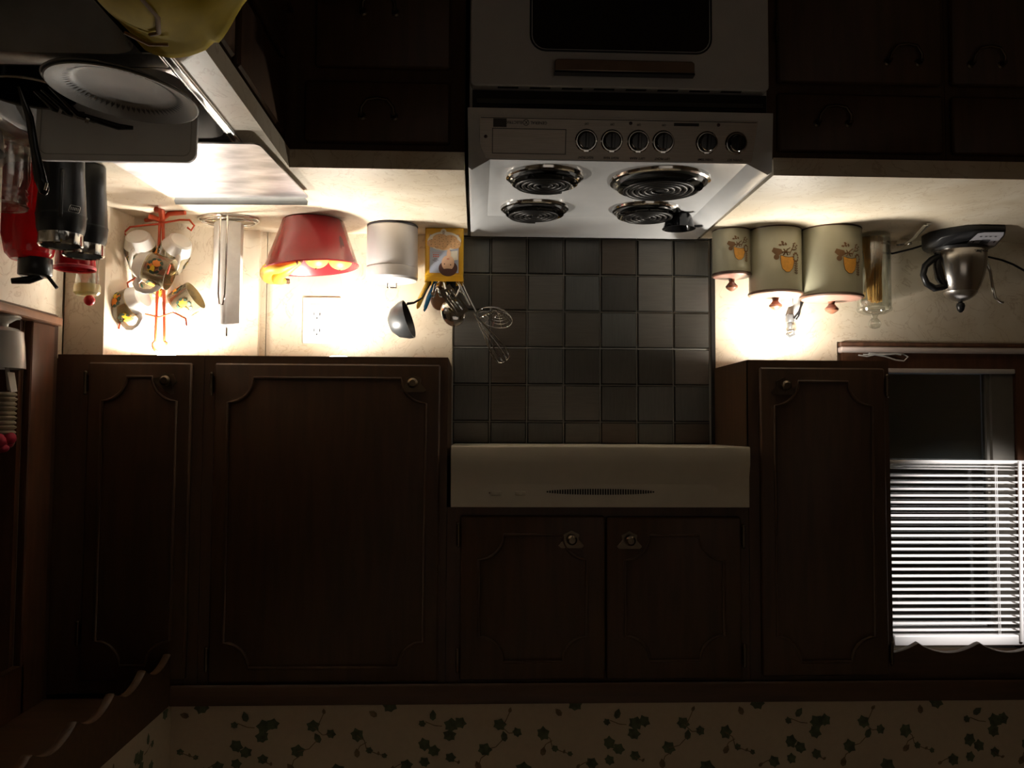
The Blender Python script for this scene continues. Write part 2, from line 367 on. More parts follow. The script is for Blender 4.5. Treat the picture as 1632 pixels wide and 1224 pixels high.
def ivy(mapf, cells, lim, parent):
    m = MB()
    for c in cells:
        for x, y, r, a, k in CELL:
            px = (x+500*c)/1.751/622; pz = (y-66)/1.751/618; rr = r/1.751/620*1.15
            pts = [(p[0], min(max(p[1], .0005), .27)) for p in leaf(px, pz, rr, a+c*.3, k)]
            if pz > .26 or (pz+rr < .001) or not (lim[0] < px < lim[1]): continue
            n = len(pts); OFF[0] = (OFF[0]+1) % 60; m.add([mapf(px, min(max(pz, .001), .27))]+[mapf(*p) for p in pts], [(0, 1+i, 1+(i+1) % n) for i in range(n)], 1 if (k and r < 15) else 0)
        for st in STEMS:
            q = [((x+500*c)/1.751/622, (y-66)/1.751/618) for x, y in st]
            if not (lim[0] < q[0][0] < lim[1]): continue
            for (ax, ay), (bx, by) in zip(q[:-1], q[1:]):
                d = Vector((bx-ax, by-ay)).normalized()*.0011
                m.add([mapf(ax-d.y, ay+d.x), mapf(ax+d.y, ay-d.x), mapf(bx+d.y, by-d.x), mapf(bx-d.y, by+d.x)], [(0, 1, 2, 3)], 1)
    return m.build('ivy_print', [LEAF1, LEAF2], parent, kind='stuff', fix=False)
ivy(lambda x, z: (.784-x, FACE+.0032-OFF[0]*1e-5, SZ+z), range(-2, 5), (-.64, 1.9), sf)
ivy(lambda x, z: (SX-.0008-OFF[0]*1e-5, FACE-.15-x, SZ+z), range(-1, 3), (-.12, 1.2), sf)

# ------------------------------------------------------------------ upper cabinets
def door(parent, x0, x1, z0, z1, inset, kn, hs, rad=.062, yf=FACE, kz=.045, plate=0.0):
    m = MB(); m.box(x0, yf, z0, x1, yf+.018, z1, b=.004)
    d = m.build('door', WOOD, parent)
    m = MB(); a0, a1, b0, b1 = x0+inset, x1-inset, z0+inset, z1-inset; r = min(rad, (a1-a0)*.36); P = []
    for cx, cz, s0 in ((a1, b1, 270), (a0, b1, 360), (a0, b0, 90), (a1, b0, 180)):
        for i in range(9):
            t = math.radians(s0-90*i/8); P.append((cx+r*math.cos(t), yf-.0015, cz+r*math.sin(t)))
    # straight subdivisions are not needed; ridge follows the path
    m.tube(P, .0042, 6, closed=True)
    m.build('panel_moulding', WOOD, d)
    kx, kzz = kn
    m = MB(); m.T = Matrix.Translation((kx, yf-.001, kzz)) @ Matrix.Rotation(plate, 4, 'Y') @ Matrix.Rotation(PI/2, 4, 'X')
    m.prism([(-.032, .016), (-.026, .022), (.026, .022), (.032, .016), (.018, .0), (.02, -.012), (0, -.022), (-.02, -.012), (-.018, 0)], 2, -.001, .0035)
    m.build('backplate', BRASS, d)
    m = MB(); m.T = Matrix.Translation((kx, yf-.003, kzz)) @ Matrix.Rotation(PI/2, 4, 'X')
    m.lathe([(.0001, .026), (.008, .026), (.0125, .021), (.013, .017), (.009, .012), (.006, .008), (.006, .0), (.010, -.001)], n=20); m.build('knob', BRASS, d)
    for hx, hz in hs:
        m = MB(); m.tube([(hx, yf-.003, hz-.024), (hx, yf-.003, hz+.024)], .0042, 8); m.ball((hx, yf-.003, hz+.026), .0045, n=8, m=6); m.ball((hx, yf-.003, hz-.026), .0045, n=8, m=6)
        m.box(hx-.004, yf+.008, hz-.02, hx+.004, yf-.001, hz+.02); m.build('hinge', BRASS, d)
    return d
def carcass(parent, x0, x1, z0, z1, bott=True):
    m = MB(); yb = .003; yf = -.317; t = .016
    m.box(x0, yf, z0, x0+t, yb, z1); m.box(x1-t, yf, z0, x1, yb, z1); m.box(x0+t, yb-.006, z0, x1-t, yb, z1); m.box(x0+t, yf, z0+.012, x1-t, yb-.006, z0+.026); m.box(x0+t, yf, z1-.016, x1-t, yb-.006, z1)
    m.build('carcass', WOOD, parent)
    m = MB(); fw_ = .038
    for a in ((x0, z0, x0+fw_, z1), (x1-fw_, z0, x1, z1), (x0+fw_, z0, x1-fw_, z0+fw_), (x0+fw_, z1-.045, x1-fw_, z1)): m.box(a[0], yf-.0005, a[1], a[2], yf-.001-.0005+.0, a[3]) if False else m.box(a[0], yf-.001, a[1], a[2], yf+.012, a[3])
    m.build('face_frame', WOOD, parent)
g = 'wall cabinets in a row above the worktop'
cA = thing('wall_cabinet', 'wide tall dark wooden wall cabinet with one broad door, above fruit bowl and sockets', 'cabinet', (1.065, -.16, 1.30), g)
carcass(cA, .7595, 1.3705, 1.3, 2.135)
door(cA, .778, 1.341, 1.320, 2.108, .036, (.846, 1.368), [(1.347, 1.373), (1.345, 2.050)])
cB = thing('wall_cabinet', 'narrow dark corner wall cabinet with a crooked knob plate, above the mug tree', 'cabinet', (1.55, -.16, 1.30), g)
m = MB(); m.box(1.3715, -.317, 1.3, 1.388, -.001, 2.135); m.box(1.726, -.317, 1.3, XS-.001, .003, 2.135); m.box(1.388, -.026, 1.31, 1.726, -.001, 2.135)
m.box(1.388, -.317, 1.3115, 1.726, -.03, 1.326); m.build('carcass', WOOD, cB)
m = MB()
for a in ((1.3715, 1.3, 1.41, 2.135), (1.635, 1.3, XS-.001, 2.135), (1.41, 1.3, 1.635, 1.338), (1.41, 2.09, 1.635, 2.135)): m.box(a[0], -.318, a[1], a[2], -.305, a[3])
m.build('face_frame', WOOD, cB)
door(cB, 1.397, 1.651, 1.320, 2.100, .036, (1.455, 1.366), [(1.656, 1.372), (1.656, 1.985)], rad=.06, plate=.65)
cC = thing('wall_cabinet', 'short two-door dark wall cabinet above the range hood', 'cabinet', (.372, -.16, 1.68), g)
carcass(cC, -.0115, .7585, 1.679, 2.135)
door(cC, .360, .724, 1.700, 2.106, .046, (.446, 1.757), [(.729, 1.746), (.729, 2.056)])
door(cC, .013, .356, 1.702, 2.106, .046, (.299, 1.759), [(.008, 1.751), (.008, 2.048)])
cD = thing('wall_cabinet', 'tall dark single-door wall cabinet between range hood and blinds', 'cabinet', (-.2, -.16, 1.30), g)
carcass(cD, -.382, -.0125, 1.3, 2.135)
door(cD, -.365, -.040, 1.320, 2.100, .036, (-.100, 1.368), [(-.3695, 1.366), (-.3695, 2.045)])
m = MB()
m.prism([(-.336, 2.135), (-.336, 2.112), (-.344, 2.118), (-.344, 2.160), (-.3305, 2.160), (-.3305, 2.158), (0.0, 2.158), (0.0, 2.1355), (-.3165, 2.1355)], 0, -2.2, SX+.0)
o = m.build('trim_5', WOODH, kind='structure')

# under-cabinet puck lights
for i, ((px, py, pw), lb) in enumerate(zip(PUCKS, ('lit round puck light under the wide wall cabinet, above the white canister', 'lit round puck light under the narrow corner cabinet above the mug tree', 'lit round puck light under the cabinet above the beige canisters'))):
    t = thing('puck_light', lb, 'lamp', (px, py, 1.3115), 'puck lights under the wall cabinets')
    m = MB(); m.lathe([(.0001, .0), (.034, .0), (.036, -.004), (.036, -.016), (.031, -.018)], (px, py, 1.3115), 32); m.build('housing', WHITE, t)
    m = MB(); m.lathe([(.031, -.018), (.026, -.021), (.0165, -.0235), (.0001, -.0245)], (px, py, 1.3115), 32); m.build('lens', LAMPON, t)

# ------------------------------------------------------------------ range hood
h = thing('range_hood', 'almond enamel range hood with a slotted vent oval over the metal tiles', 'hood', (.371, -.17, 1.523))
m = MB(); m.prism([(-.002, 1.5235), (-.349, 1.5235), (-.352, 1.528), (-.352, 1.566), (-.343, 1.600), (-.3425, 1.677), (-.002, 1.677)], 0, -.0065, .749)
m.build('body', HOODM, h, bevel=.0015)
m = MB(); m.prism(rrect(.075, 1.619, .665, 1.663, .02), 1, -.3425, -.3432); m.build('trim_band', HOODM, h)
m = MB()
for i in range(43):
    x = .236+.274*(i+.5)/43; hh = .0075*math.sqrt(max(.02, 1-((x-.373)/.139)**2)); m.box(x-.0021, -.3440, 1.638-hh, x+.0021, -.3430, 1.638+hh)
m.build('vent_slots', mat('vent_dark', (.02, .015, .01), .7), h, kind='stuff')
for x in (.575, .636):
    m = MB(); m.box(x-.013, -.3462, 1.6365, x+.013, -.3430, 1.6475, b=.002); m.box(x-.004, -.3468, 1.640, x+.004, -.346, 1.644); m.build('rocker_switch', HOODM, h)
m = MB(); m.ball((.652, -.3438, 1.641), .002, n=8, m=5); m.build('indicator', BROWNP, h)

# ------------------------------------------------------------------ worktops and base cabinets
m = MB(); CY = -.642
for a in ((.716, CY, 1.10, -.003), (1.10, -.812, XS-.001, -.003), (1.10, -1.70, 1.156, -.812), (1.575, -1.70, XS-.001, -.812), (1.10, -2.4, XS-.001, -1.70)): m.box(a[0], a[1], .876, a[2], a[3], CT)
wt = m.build('worktop', LAM); tag(wt, 'cream marbled L-shaped laminate worktop holding the sink', 'worktop')
m = MB(); m.box(.716, CY-.003, .8745, 1.099, CY, CT+.0006); m.build('edge_strip', LAM, wt)
m = MB(); m.box(1.097, -2.4, .8745, 1.10, CY-.001, CT+.0006); m.build('edge_strip', LAM, wt)
m = MB(); m.box(-1.6, CY, .876, .028, -.003, CT)
wr = m.build('worktop', LAM); tag(wr, 'cream marbled laminate worktop under canisters and kettle, on the other side of the range', 'worktop')
m = MB(); m.box(-1.6, CY-.003, .8745, .0285, CY, CT+.0006); m.build('edge_strip', LAM, wr)

def pull(parent, cx, cz, y, w_=.072):
    m = MB()
    for s_ in (-1, 1):
        m.T = Matrix.Translation((cx+s_*w_/2, y, cz)) @ Matrix.Rotation(PI/2, 4, 'X'); m.lathe([(.0001, .018), (.0045, .018), (.0055, .01), (.005, .003), (.009, .001), (.009, -.001)], n=14)
    m.T = Matrix.Identity(4)
    P = [(cx-w_/2, y-.014, cz), (cx-w_/2+.001, y-.018, cz-.014), (cx-w_/2+.014, y-.022, cz-.030), (cx, y-.024, cz-.033), (cx+w_/2-.014, y-.022, cz-.030), (cx+w_/2-.001, y-.018, cz-.014), (cx+w_/2, y-.014, cz)]
    m.tube(P, .0035, 8); m.build('bail_pull', BRASS, parent)
def front(name, parent, x0, x1, z0, z1, y=-.62):
    m = MB(); m.box(x0, y, z0, x1, y+.018, z1, b=.005); return m.build(name, WOOD, parent)
gb = 'base cabinets under the worktop'
k = thing('base_cabinet', 'dark drawer base cabinet between the range and the sink corner', 'cabinet', (.905, -.3, 0), gb)
B(.716, -.602, .09, 1.118, -.02, .874).build('carcass', WOOD, k); B(.716, -.55, 0, 1.118, -.1, .09).build('plinth', TOEK, k)
d = front('drawer', k, .749, 1.072, .708, .848); pull(d, .909, .789, -.62)
d = front('drawer', k, .749, 1.05, .34, .676); pull(d, .909, .552, -.62)
d = front('drawer', k, .749, 1.05, .12, .312); pull(d, .909, .25, -.62)
k = thing('base_cabinet', 'dark base cabinet with drawer over door, beside the range below the canisters', 'cabinet', (-.18, -.3, 0), gb)
B(-.388, -.602, .09, .0275, -.02, .874).build('carcass', WOOD, k); B(-.388, -.55, 0, .0275, -.1, .09).build('plinth', TOEK, k)
d = front('drawer', k, -.376, .006, .715, .850); pull(d, -.118, .785, -.62)
d = front('door', k, -.376, .006, .12, .690); pull(d, -.283, .640, -.62)
B(.0065, -.626, .55, .0115, -.617, .60).build('hinge', BRASS, k)
k = thing('base_cabinet', 'dark base cabinet at the frame edge, below the kettle', 'cabinet', (-.80, -.3, 0), gb)
B(-1.2, -.602, .09, -.389, -.02, .874).build('carcass', WOOD, k); B(-1.2, -.55, 0, -.389, -.1, .09).build('plinth', TOEK, k)
d = front('drawer', k, -.78, -.398, .715, .850); pull(d, -.66, .785, -.62)
d = front('door', k, -.78, -.398, .12, .688); pull(d, -.477, .641, -.62)
k = thing('sink_cabinet', 'dark wooden base cabinet front running below the sink', 'cabinet', (1.42, -1.4, 0))
m = MB(); m.box(1.119, -2.4, .09, 1.137, -.02, .874); m.box(1.72, -2.4, .09, 1.738, -.62, .874); m.box(1.137, -2.4, .09, 1.72, -2.38, .874); m.build('carcass', WOOD, k)
for y0, y1 in ((-1.02, -.66), (-1.52, -1.05), (-2.0, -1.55)):
    m = MB(); m.box(1.103, y0, .12, 1.120, y1, .68, b=.005); d = m.build('door', WOOD, k)
    m = MB(); m.tube([(1.1, y1-.05, .60), (1.082, y1-.055, .60), (1.082, y1-.105, .60), (1.1, y1-.11, .60)], .004, 8); m.build('bail_pull', BRASS, d)
    m = MB(); m.box(1.103, y0, .71, 1.120, y1, .85, b=.005); m.build('drawer', WOOD, k)

# ------------------------------------------------------------------ electric range
rg = thing('electric_range', 'white enamel electric range with four coil burners and front control panel', 'range', (.375, -.34, 0))
X0, X1, YF = .042, .7095, -.685
m = MB(); m.box(X0+.004, -.655, .03, X1-.004, -.03, .787); m.build('cabinet_body', ENAMEL, rg)
m = MB(); m.box(X0+.01, -.672, .745, X1-.01, -.655, .789); m.build('gap_recess', TOEK, rg)
m = MB(); m.box(X0+.02, -.679, .766, X1-.02, -.672, .776); m.build('gap_rail', mat('dark_chrome_rail', (.10, .11, .11), .3, .9), rg)
# cooktop frame: outer rim, sloping inner flanks, sunk floor
ZR, ZF = .924, .893
outer = [(X0+.006, YF), (X1, YF), (X1-.002, -.040), (X0+.002, -.040)]
m = MB(); FX0, FX1, FY0, FY1 = .092, .660, -.655, -.155
vs = [(X0, YF, .789), (X1, YF, .789), (X1, -.036, .789), (X0, -.036, .789),
      (X0+.004, YF, ZR-.004), (X1-.003, YF, ZR-.004), (X1-.003, -.036, ZR), (X0+.004, -.036, ZR),
      (X0+.012, YF+.006, ZR), (X1-.010, YF+.006, ZR), (X1-.010, -.046, ZR), (X0+.012, -.046, ZR),
      (FX0, FY0, ZF), (FX1, FY0, ZF), (FX1, FY1, ZF), (FX0, FY1, ZF)]
# front opening: flanks slope, control panel sits in the front face
fs = [(1, 5, 6, 2), (0, 3, 7, 4), (3, 2, 6, 7), (5, 9, 10, 6), (4, 7, 11, 8), (7, 6, 10, 11), (9, 13, 14, 10), (11, 15, 12, 8), (10, 14, 15, 11)]
m.add(vs, fs); m.build('cooktop_rim', ENAMEL, rg, fix=False)
m = MB()  # floor of the cooktop with round holes is hidden by drip pans: one plate
m.add([(FX0, FY0, ZF), (FX1, FY0, ZF), (FX1, FY1, ZF), (FX0, FY1, ZF)], [(0, 1, 2, 3)]); m.build('cooktop', ENAMEL, rg, fix=False)
# front fascia frame around the control plate
PB = (.789, YF); 
def fasc(x, t): # t 0 bottom .. 1 top ; slopes back
    return (x, YF+.030*t, .789+(.893-.789)*t)
m = MB(); m.add([fasc(X0, 0), fasc(X1, 0), fasc(X1-.047, 1), fasc(X0+.05, 1), (X0+.004, YF, ZR-.004), (X1-.003, YF, ZR-.004), (X0+.012, YF+.006, ZR), (X1-.010, YF+.006, ZR)],
    [(0, 1, 2, 3), (1, 5, 2), (5, 7, 2), (0, 3, 4), (4, 3, 6)]); m.build('fascia', ENAMEL, rg, fix=False)
sl = math.atan2(.030, .104)
PM = Matrix.Translation((.375, YF+.002, .7965)) @ Matrix.Rotation(-sl, 4, 'X')   # panel-local: x, z up the slope, -y out
def pm(x, z, o_=.0): return (x-.375, -.003-o_, z)
m = MB(); m.T = PM; m.prism([(-.300, .010), (.309, .010), (.306, .098), (-.292, .098)], 1, -.004, .004); m.build('control_plate', PANELM, rg)
m = MB(); m.T = PM; m.prism([(-.297+.0, .0135), (.306, .0135), (.306, .012), (-.297, .012)], 1, -.0046, -.004)
m.prism([(.120, .034), (.281, .034), (.281, .0355), (.120, .0355)], 1, -.0046, -.004); m.prism([(.120, .086), (.281, .086), (.281, .0875), (.120, .0875)], 1, -.0046, -.004)
m.prism([(.120, .034), (.1215, .034), (.1215, .0875), (.120, .0875)], 1, -.0046, -.004); m.prism([(.2795, .034), (.281, .034), (.281, .0875), (.2795, .0875)], 1, -.0046, -.004)
m.prism([(.250, .014), (.279, .014), (.279, .032), (.250, .032)], 1, -.0046, -.004)
m.prism([(-.170, .0165), (-.115, .0165), (-.115, .023), (-.170, .023)], 1, -.0046, -.004); m.build('panel_print', mat('panel_print', (.015, .013, .012), .5), rg)
for x in (.295, -.020, -.213):
    m = MB(); m.T = PM @ Matrix.Translation((x, -.004, .052 if x > .2 else .019)) @ Matrix.Rotation(PI/2, 4, 'X'); m.lathe([(.0001, .003), (.003, .0025), (.0038, 0)], n=12); m.build('indicator', mat('dark_red_indicator', (.05, .01, .01), .3), rg)
for x in (.076, .020, -.038, -.093, -.189, -.254):
    m = MB(); m.T = PM @ Matrix.Translation((x, -.004, .057)) @ Matrix.Rotation(PI/2, 4, 'X')
    m.lathe([(.0245, 0), (.0245, .003), (.0215, .006), (.0205, .006)], n=28); kb = m.build('knob_ring', CHROME, rg)
    m = MB(); m.T = PM @ Matrix.Translation((x, -.004, .057)) @ Matrix.Rotation(PI/2, 4, 'X')
    m.lathe([(.0205, .005), (.019, .016), (.016, .020), (.0001, .020)], n=28); m.box(-.0035, -.016, .019, .0035, .016, .027, b=.001); m.build('knob', BLACKG, kb)
    m = MB(); m.T = PM @ Matrix.Translation((x, -.004, .057)) @ Matrix.Rotation(PI/2, 4, 'X')
    m.lathe([(.0178, .0195), (.0168, .0215), (.0158, .0205)], n=28); m.box(-.005, .0195, .003, .005, .0235, .007); m.build('knob_trim', CHROME, kb)
def ptext(s_, x, z, size, wid=None):
    c = PM @ Vector((x, -.0045, z)); return text('lettering', s_, size, c, rg, mat('letter_ink', (.012, .011, .01), .5), rot=(PI/2-sl, 0, 0), wid=wid, bold=.00015)
ptext('GENERAL', .1805, .0215, .0085, .036); ptext('ELECTRIC', .2345, .0215, .0085, .037)
c_ = PM @ Vector((.208, -.0045, .0215))
m = MB(); m.T = Matrix.Translation(c_) @ Matrix.Rotation(PI/2-sl, 4, 'X')
m.tube([(.0062*math.cos(a*PI/12), .0062*math.sin(a*PI/12), 0) for a in range(24)], .0006, 4, closed=True)
m.tube([(-.0035, -.0035, 0), (0, .001, 0), (.0035, .0035, 0)], .0006, 4); m.tube([(-.0035, .0035, 0), (0, -.001, 0), (.0035, -.0035, 0)], .0006, 4)
m.build('round_emblem', mat('letter_ink', (.012, .011, .01), .5), rg)
for s_, x in (('RIGHT FRONT', .076), ('RIGHT REAR', .020), ('LEFT REAR', -.038), ('LEFT FRONT', -.093), ('OVEN TEMP', -.189), ('OVEN SET', -.254)): ptext(s_, x, .0925, .0065, .034)
for s_, x in (('RF', .076), ('RR', .020), ('LR', -.038), ('LF', -.093)): ptext('OFF', x, .0215, .0065, .009)
# oven door
m = MB(); m.prism(rrect(.050, .155, .704, .740, .012), 1, YF, YF+.03); od = m.build('oven_door', ENAMEL, rg, bevel=.003)
m = MB(); m.prism(rrect(.182, .28, .570, .656, .03), 1, YF-.0015, YF+.001); m.build('door_window', mat('dark_oven_glass', (.008, .007, .006), .2), od)
m = MB()
fr = rrect(.178, .276, .574, .660, .033, 6); m.tube([(p[0], YF-.0008, p[1]) for p in fr], .0022, 6, closed=True); m.build('window_gasket', BLACK, od)
m = MB(); m.prism([(.222, .694), (.228, .690), (.518, .690), (.524, .694), (.524, .716), (.222, .716)], 1, YF-.030, YF-.018); m.box(.226, YF-.018, .700, .250, YF, .714); m.box(.496, YF-.018, .700, .520, YF, .714)
m.build('door_handle', mat('handle_bronze_metal', (.42, .34, .27), .35, 1, noise=.15), od, bevel=.002)
m = MB(); m.box(.222, YF-.0315, .7165, .524, YF-.012, .7205); m.build('handle_grip', BLACK, od)
vt = B(.11, YF+.003, .7395, .155, YF+.012, .7408).build('door_vent', TOEK, od)
for i in range(1, 8):
    c = vt.copy(); COL.objects.link(c); c.parent = od; c.location = vt.location+Vector((.07*i, 0, 0))
m = MB(); m.box(.050, YF, .03, .704, YF+.03, .145, b=.004); m.build('storage_drawer', ENAMEL, rg)
# burners
def burner(cx, cy, r, turns, flip=0):
    m = MB(); z = ZF
    m.lathe([(r*1.16, .0006), (r*1.14, .006), (r*1.08, .0085), (r*1.02, .006), (r*.98, .001)], (cx, cy, z), 48)
    d = m.build('trim_ring', CHROME, rg)
    m = MB(); m.lathe([(r*.98, .001), (r*.90, -.010), (r*.5, -.016), (r*.16, -.017), (r*.0001, -.017)], (cx, cy, z+.0175), 48); m.build('drip_pan', mat('dark_chrome_pan', (.10, .095, .09), .12, 1), d)
    m = MB(); P = []; N = int(turns*30)
    for i in range(N+1):
        t = i/N; a = t*turns*2*PI+flip; rr = r*(.13+.74*t); P.append((cx+rr*math.cos(a), cy+rr*math.sin(a), z+.0225))
    rt_ = r*.78/turns*.33
    m.tube(P, rt_, 8, flat=.7); m.build('coil', COIL, d)
    m = MB(); m.lathe([(.0001, .0), (r*.10, 0), (r*.10, -.004)], (cx, cy, z+.0245), 16)
    for k_ in range(3):
        a = k_*2*PI/3+flip; m.tube([(cx+r*.1*math.cos(a), cy+r*.1*math.sin(a), z+.017), (cx+r*.95*math.cos(a), cy+r*.95*math.sin(a), z+.015)], .0022, 6)
    m.build('coil_support', COIL, d)
burner(.256, -.516, .103, 5.2, 2.0); burner(.531, -.537, .079, 4.2, 1.0); burner(.236, -.247, .0795, 4.2, 4.0); burner(.535, -.247, .079, 4.2, .4)

t = thing('spoon_rest', 'small black round dish with a short side tab on the back corner of the cooktop', 'dish', (.135, -.195, ZF))
m = MB(); m.lathe([(.0001, .001), (.030, .001), (.034, .006), (.042, .034), (.0455, .040), (.043, .0405), (.040, .035), (.032, .010), (.0001, .008)], (.138, -.205, ZF+.0008), 36); m.build('dish', BLACKG, t)
m = MB(); m.tube([(.100, -.212, ZF+.034), (.088, -.220, ZF+.036), (.078, -.226, ZF+.036)], [.010, .010, .007], 10, flat=.35); m.build('handle', BLACKG, t)

# ------------------------------------------------------------------ window over the right worktop
w1 = struct('window_1', (-.84, .03, 1.22))
m = MB(); m.box(-1.4, -.020, 1.2195, -.384, .011, 1.234, b=.003); m.build('apron', CASING, w1)
m = MB(); m.box(-1.4, -.028, 1.234, -.384, .05, 1.2505, b=.003); m.build('sill', SILLM, w1)
m = MB(); m.box(-1.4, -.008, 1.2505, -.395, .03, 1.297); m.box(-.999, -.008, 1.297, -.918, .03, 2.12); m.box(-.43, -.008, 1.297, -.395, .03, 2.12); m.build('casing', CASING, w1)
m = MB(); m.box(-.915, -.012, 1.296, -.435, .004, 1.3095, b=.002); m.build('bottom_rail', mat('white_sash_rail', (.62, .58, .56), .5, noise=.05), w1)
m = MB(); m.box(-.914, 0, 1.3095, -.848, .03, 2.10); m.box(-.848, .012, 1.3095, -.838, .035, 2.10); m.build('sash_stile', SASH, w1)
m = MB(); m.box(-.838, .022, 1.3095, -.43, .025, 2.10); m.build('pane', GLASSD, w1)
m = MB(); m.box(-.838, .040, 1.3095, -.43, .041, 2.10); m.build('insect_screen', SCREEN, w1)
# white cord on the sill
m = MB(); m.tube([(-.44, -.014, 1.258), (-.465, -.016, 1.262), (-.50, -.018, 1.254), (-.545, -.018, 1.254), (-.575, -.014, 1.250+.004), (-.588, -.016, 1.262), (-.575, -.018, 1.275), (-.55, -.018, 1.272), (-.52, -.017, 1.262), (-.485, -.016, 1.256), (-.455, -.012, 1.256)], .0022, 6)
m.tube([(-.47, -.018, 1.2535), (-.51, -.02, 1.2565), (-.55, -.02, 1.2535), (-.565, -.02, 1.256)], .003, 6)
o = m.build('cord', WHITE); tag(o, 'looped white cord lying on the window sill below the blinds', 'cord')
# blind
bl = thing('window_blind', 'half-lowered white horizontal slat blind in the window', 'blind', (-.82, -.03, 1.57))
th = math.radians(8.5); XB0, XB1 = -1.18, -.515
m0 = MB(); P = []
for i in range(4):
    t_ = i/3-.5; P.append((t_*.025, .0014*(1-(2*t_)**2)))
vs = []
for x in (XB0, XB1):
    for (a, b_) in P: vs.append((x, a*math.cos(th)-b_*math.sin(th)*0-0, -a*math.sin(th)+b_))
    for (a, b_) in P[::-1]: vs.append((x, a*math.cos(th), -a*math.sin(th)+b_-.0006))
m0.add(vs, [(i, (i+1) % 8, 8+(i+1) % 8, 8+i) for i in range(8)]+[tuple(range(8)), tuple(range(15, 7, -1))])
slat0 = m0.build('slat', SLAT, bl); slat0.location = (0, 0, 0)
smesh = slat0.data
for v in smesh.vertices: v.co += Vector((.82-0, .0, 0)) if False else Vector((0, 0, 0))
# vertices were stored relative to the blind's origin; recentre them
for v in smesh.vertices: v.co = Vector((v.co.x, v.co.y+ORG[bl.name][1], v.co.z+ORG[bl.name][2]))
zs = [1.6115+.0193*i for i in range(24)]
slat0.location = (0, 0, zs[0]-1.57)
for z in zs[1:]:
    c = slat0.copy(); COL.objects.link(c); c.parent = bl; c.location = (0, 0, z-1.57)
for z, r_ in ((1.592, .02), (1.583, .01)):
    c = slat0.copy(); COL.objects.link(c); c.parent = bl; c.location = (0, 0, z-1.57); c.rotation_euler = (0, r_*.5, 0)
m = MB(); m.box(XB0, -.042, 1.566, XB1, -.018, 1.577, b=.003); m.build('bottom_rail', SLAT, bl)
m = MB(); m.box(XB0, -.052, 2.068, XB1, -.012, 2.097, b=.003); m.build('headrail', SLAT, bl)
for x in (-.826, -.831):
    m = MB(); m.tube([(x, -.045, 1.58), (x, -.045, 2.07)], .0009, 5); m.build('ladder_cord', SLAT, bl)
m = MB(); m.tube([(-.893, -.056, 1.568), (-.886, -.056, 2.085)], .0055, 8); m.build('wand', SLAT, bl)
# scalloped valances
def valance(axis, fixed, a, b_, step, ph, zb, zt, name, label, th_=.018):
    P = [(a, zt)]; pts = []
    n = int((b_-a)/.008)
    for i in range(n+1):
        s_ = a+(b_-a)*i/n; f_ = ((s_-ph)/step) % 1; pts.append((s_, zb+.026*math.sin(PI*f_)**.8))
    poly = [(a, zt)]+pts+[(b_, zt)]
    m = MB()
    for i in range(n):
        p, q_ = pts[i], pts[i+1]
        quad = [(p[0], p[1]), (q_[0], q_[1]), (q_[0], zt), (p[0], zt)]
        def P3(u_, z_, d_): return (u_, fixed+d_, z_) if axis == 1 else (fixed+d_, u_, z_)
        vs = [P3(u_, z_, 0) for u_, z_ in quad]+[P3(u_, z_, th_) for u_, z_ in quad]
        m.add(vs, [(0, 1, 2, 3), (4, 7, 6, 5), (0, 4, 5, 1), (3, 2, 6, 7)])
    o = m.build(name, WOODH)
    m = MB()
    if axis == 1: m.tube([(s_, fixed+th_*.5, z_-.001) for s_, z_ in pts], th_*.5, 6, flat=.2)
    else: m.tube([(fixed+th_*.5, s_, z_-.001) for s_, z_ in pts], th_*.5, 6, flat=.2)
    m.build('scalloped_edge', mat('lit_pale_edge', (.42, .36, .32), .5, noise=.2) if axis == 1 else WOODH, o)  # pale colour stands in for light on the board's underside
    return tag(o, label, 'valance')
valance(1, -.3155, -1.4, -.3845, .160, -.448, 2.024, 2.1345, 'window_valance', 'dark scalloped wooden valance above the white slat blind')
valance(0, SX-.001, -2.2, -.346, .167, -.507, 2.031, 2.157, 'window_valance', 'dark scalloped wooden valance over the sink window, beside the corner cabinet')
# a few coloured lights outside in the night
mb_ = mat('blue_outdoor_bulb', (.1, .05, .6), .4, emit=(.16, .08, 1.0), estr=3); mw_ = mat('white_outdoor_bulb', (.6, .6, .7), .4, emit=(.8, .8, 1), estr=1.2)
for pts, lb in (([(-3.981, 2.016, 0), (-4.077, 2.016, 0), (-3.91, 2.01, 1), (-4.16, 2.016, 0)], 'row of tiny blue string lights outside, seen through the lower blind slats'), ([(-4.294, 2.34, 0), (-4.262, 2.34, 1), (-4.057, 2.353, 1), (-4.018, 2.346, 1)], 'sparse blue and white string lights outside, higher up behind the blind')):
    t = thing('string_lights', lb, 'lights', (pts[0][0], 6.0, pts[0][1]), 'string lights outside in the dark')
    for x, z, k_ in pts:
        m = MB(); m.ball((x, 6.0, z), .014, n=8, m=6); m.build('bulb', mw_ if k_ else mb_, t)
    zz = pts[0][1]; m = MB(); m.tube([(-4.6, 6.02, zz+.05), (-4.2, 6.02, zz+.012), (-3.8, 6.02, zz+.012), (-3.4, 6.02, zz+.05)], .004, 5); m.build('wire', BLACK, t)

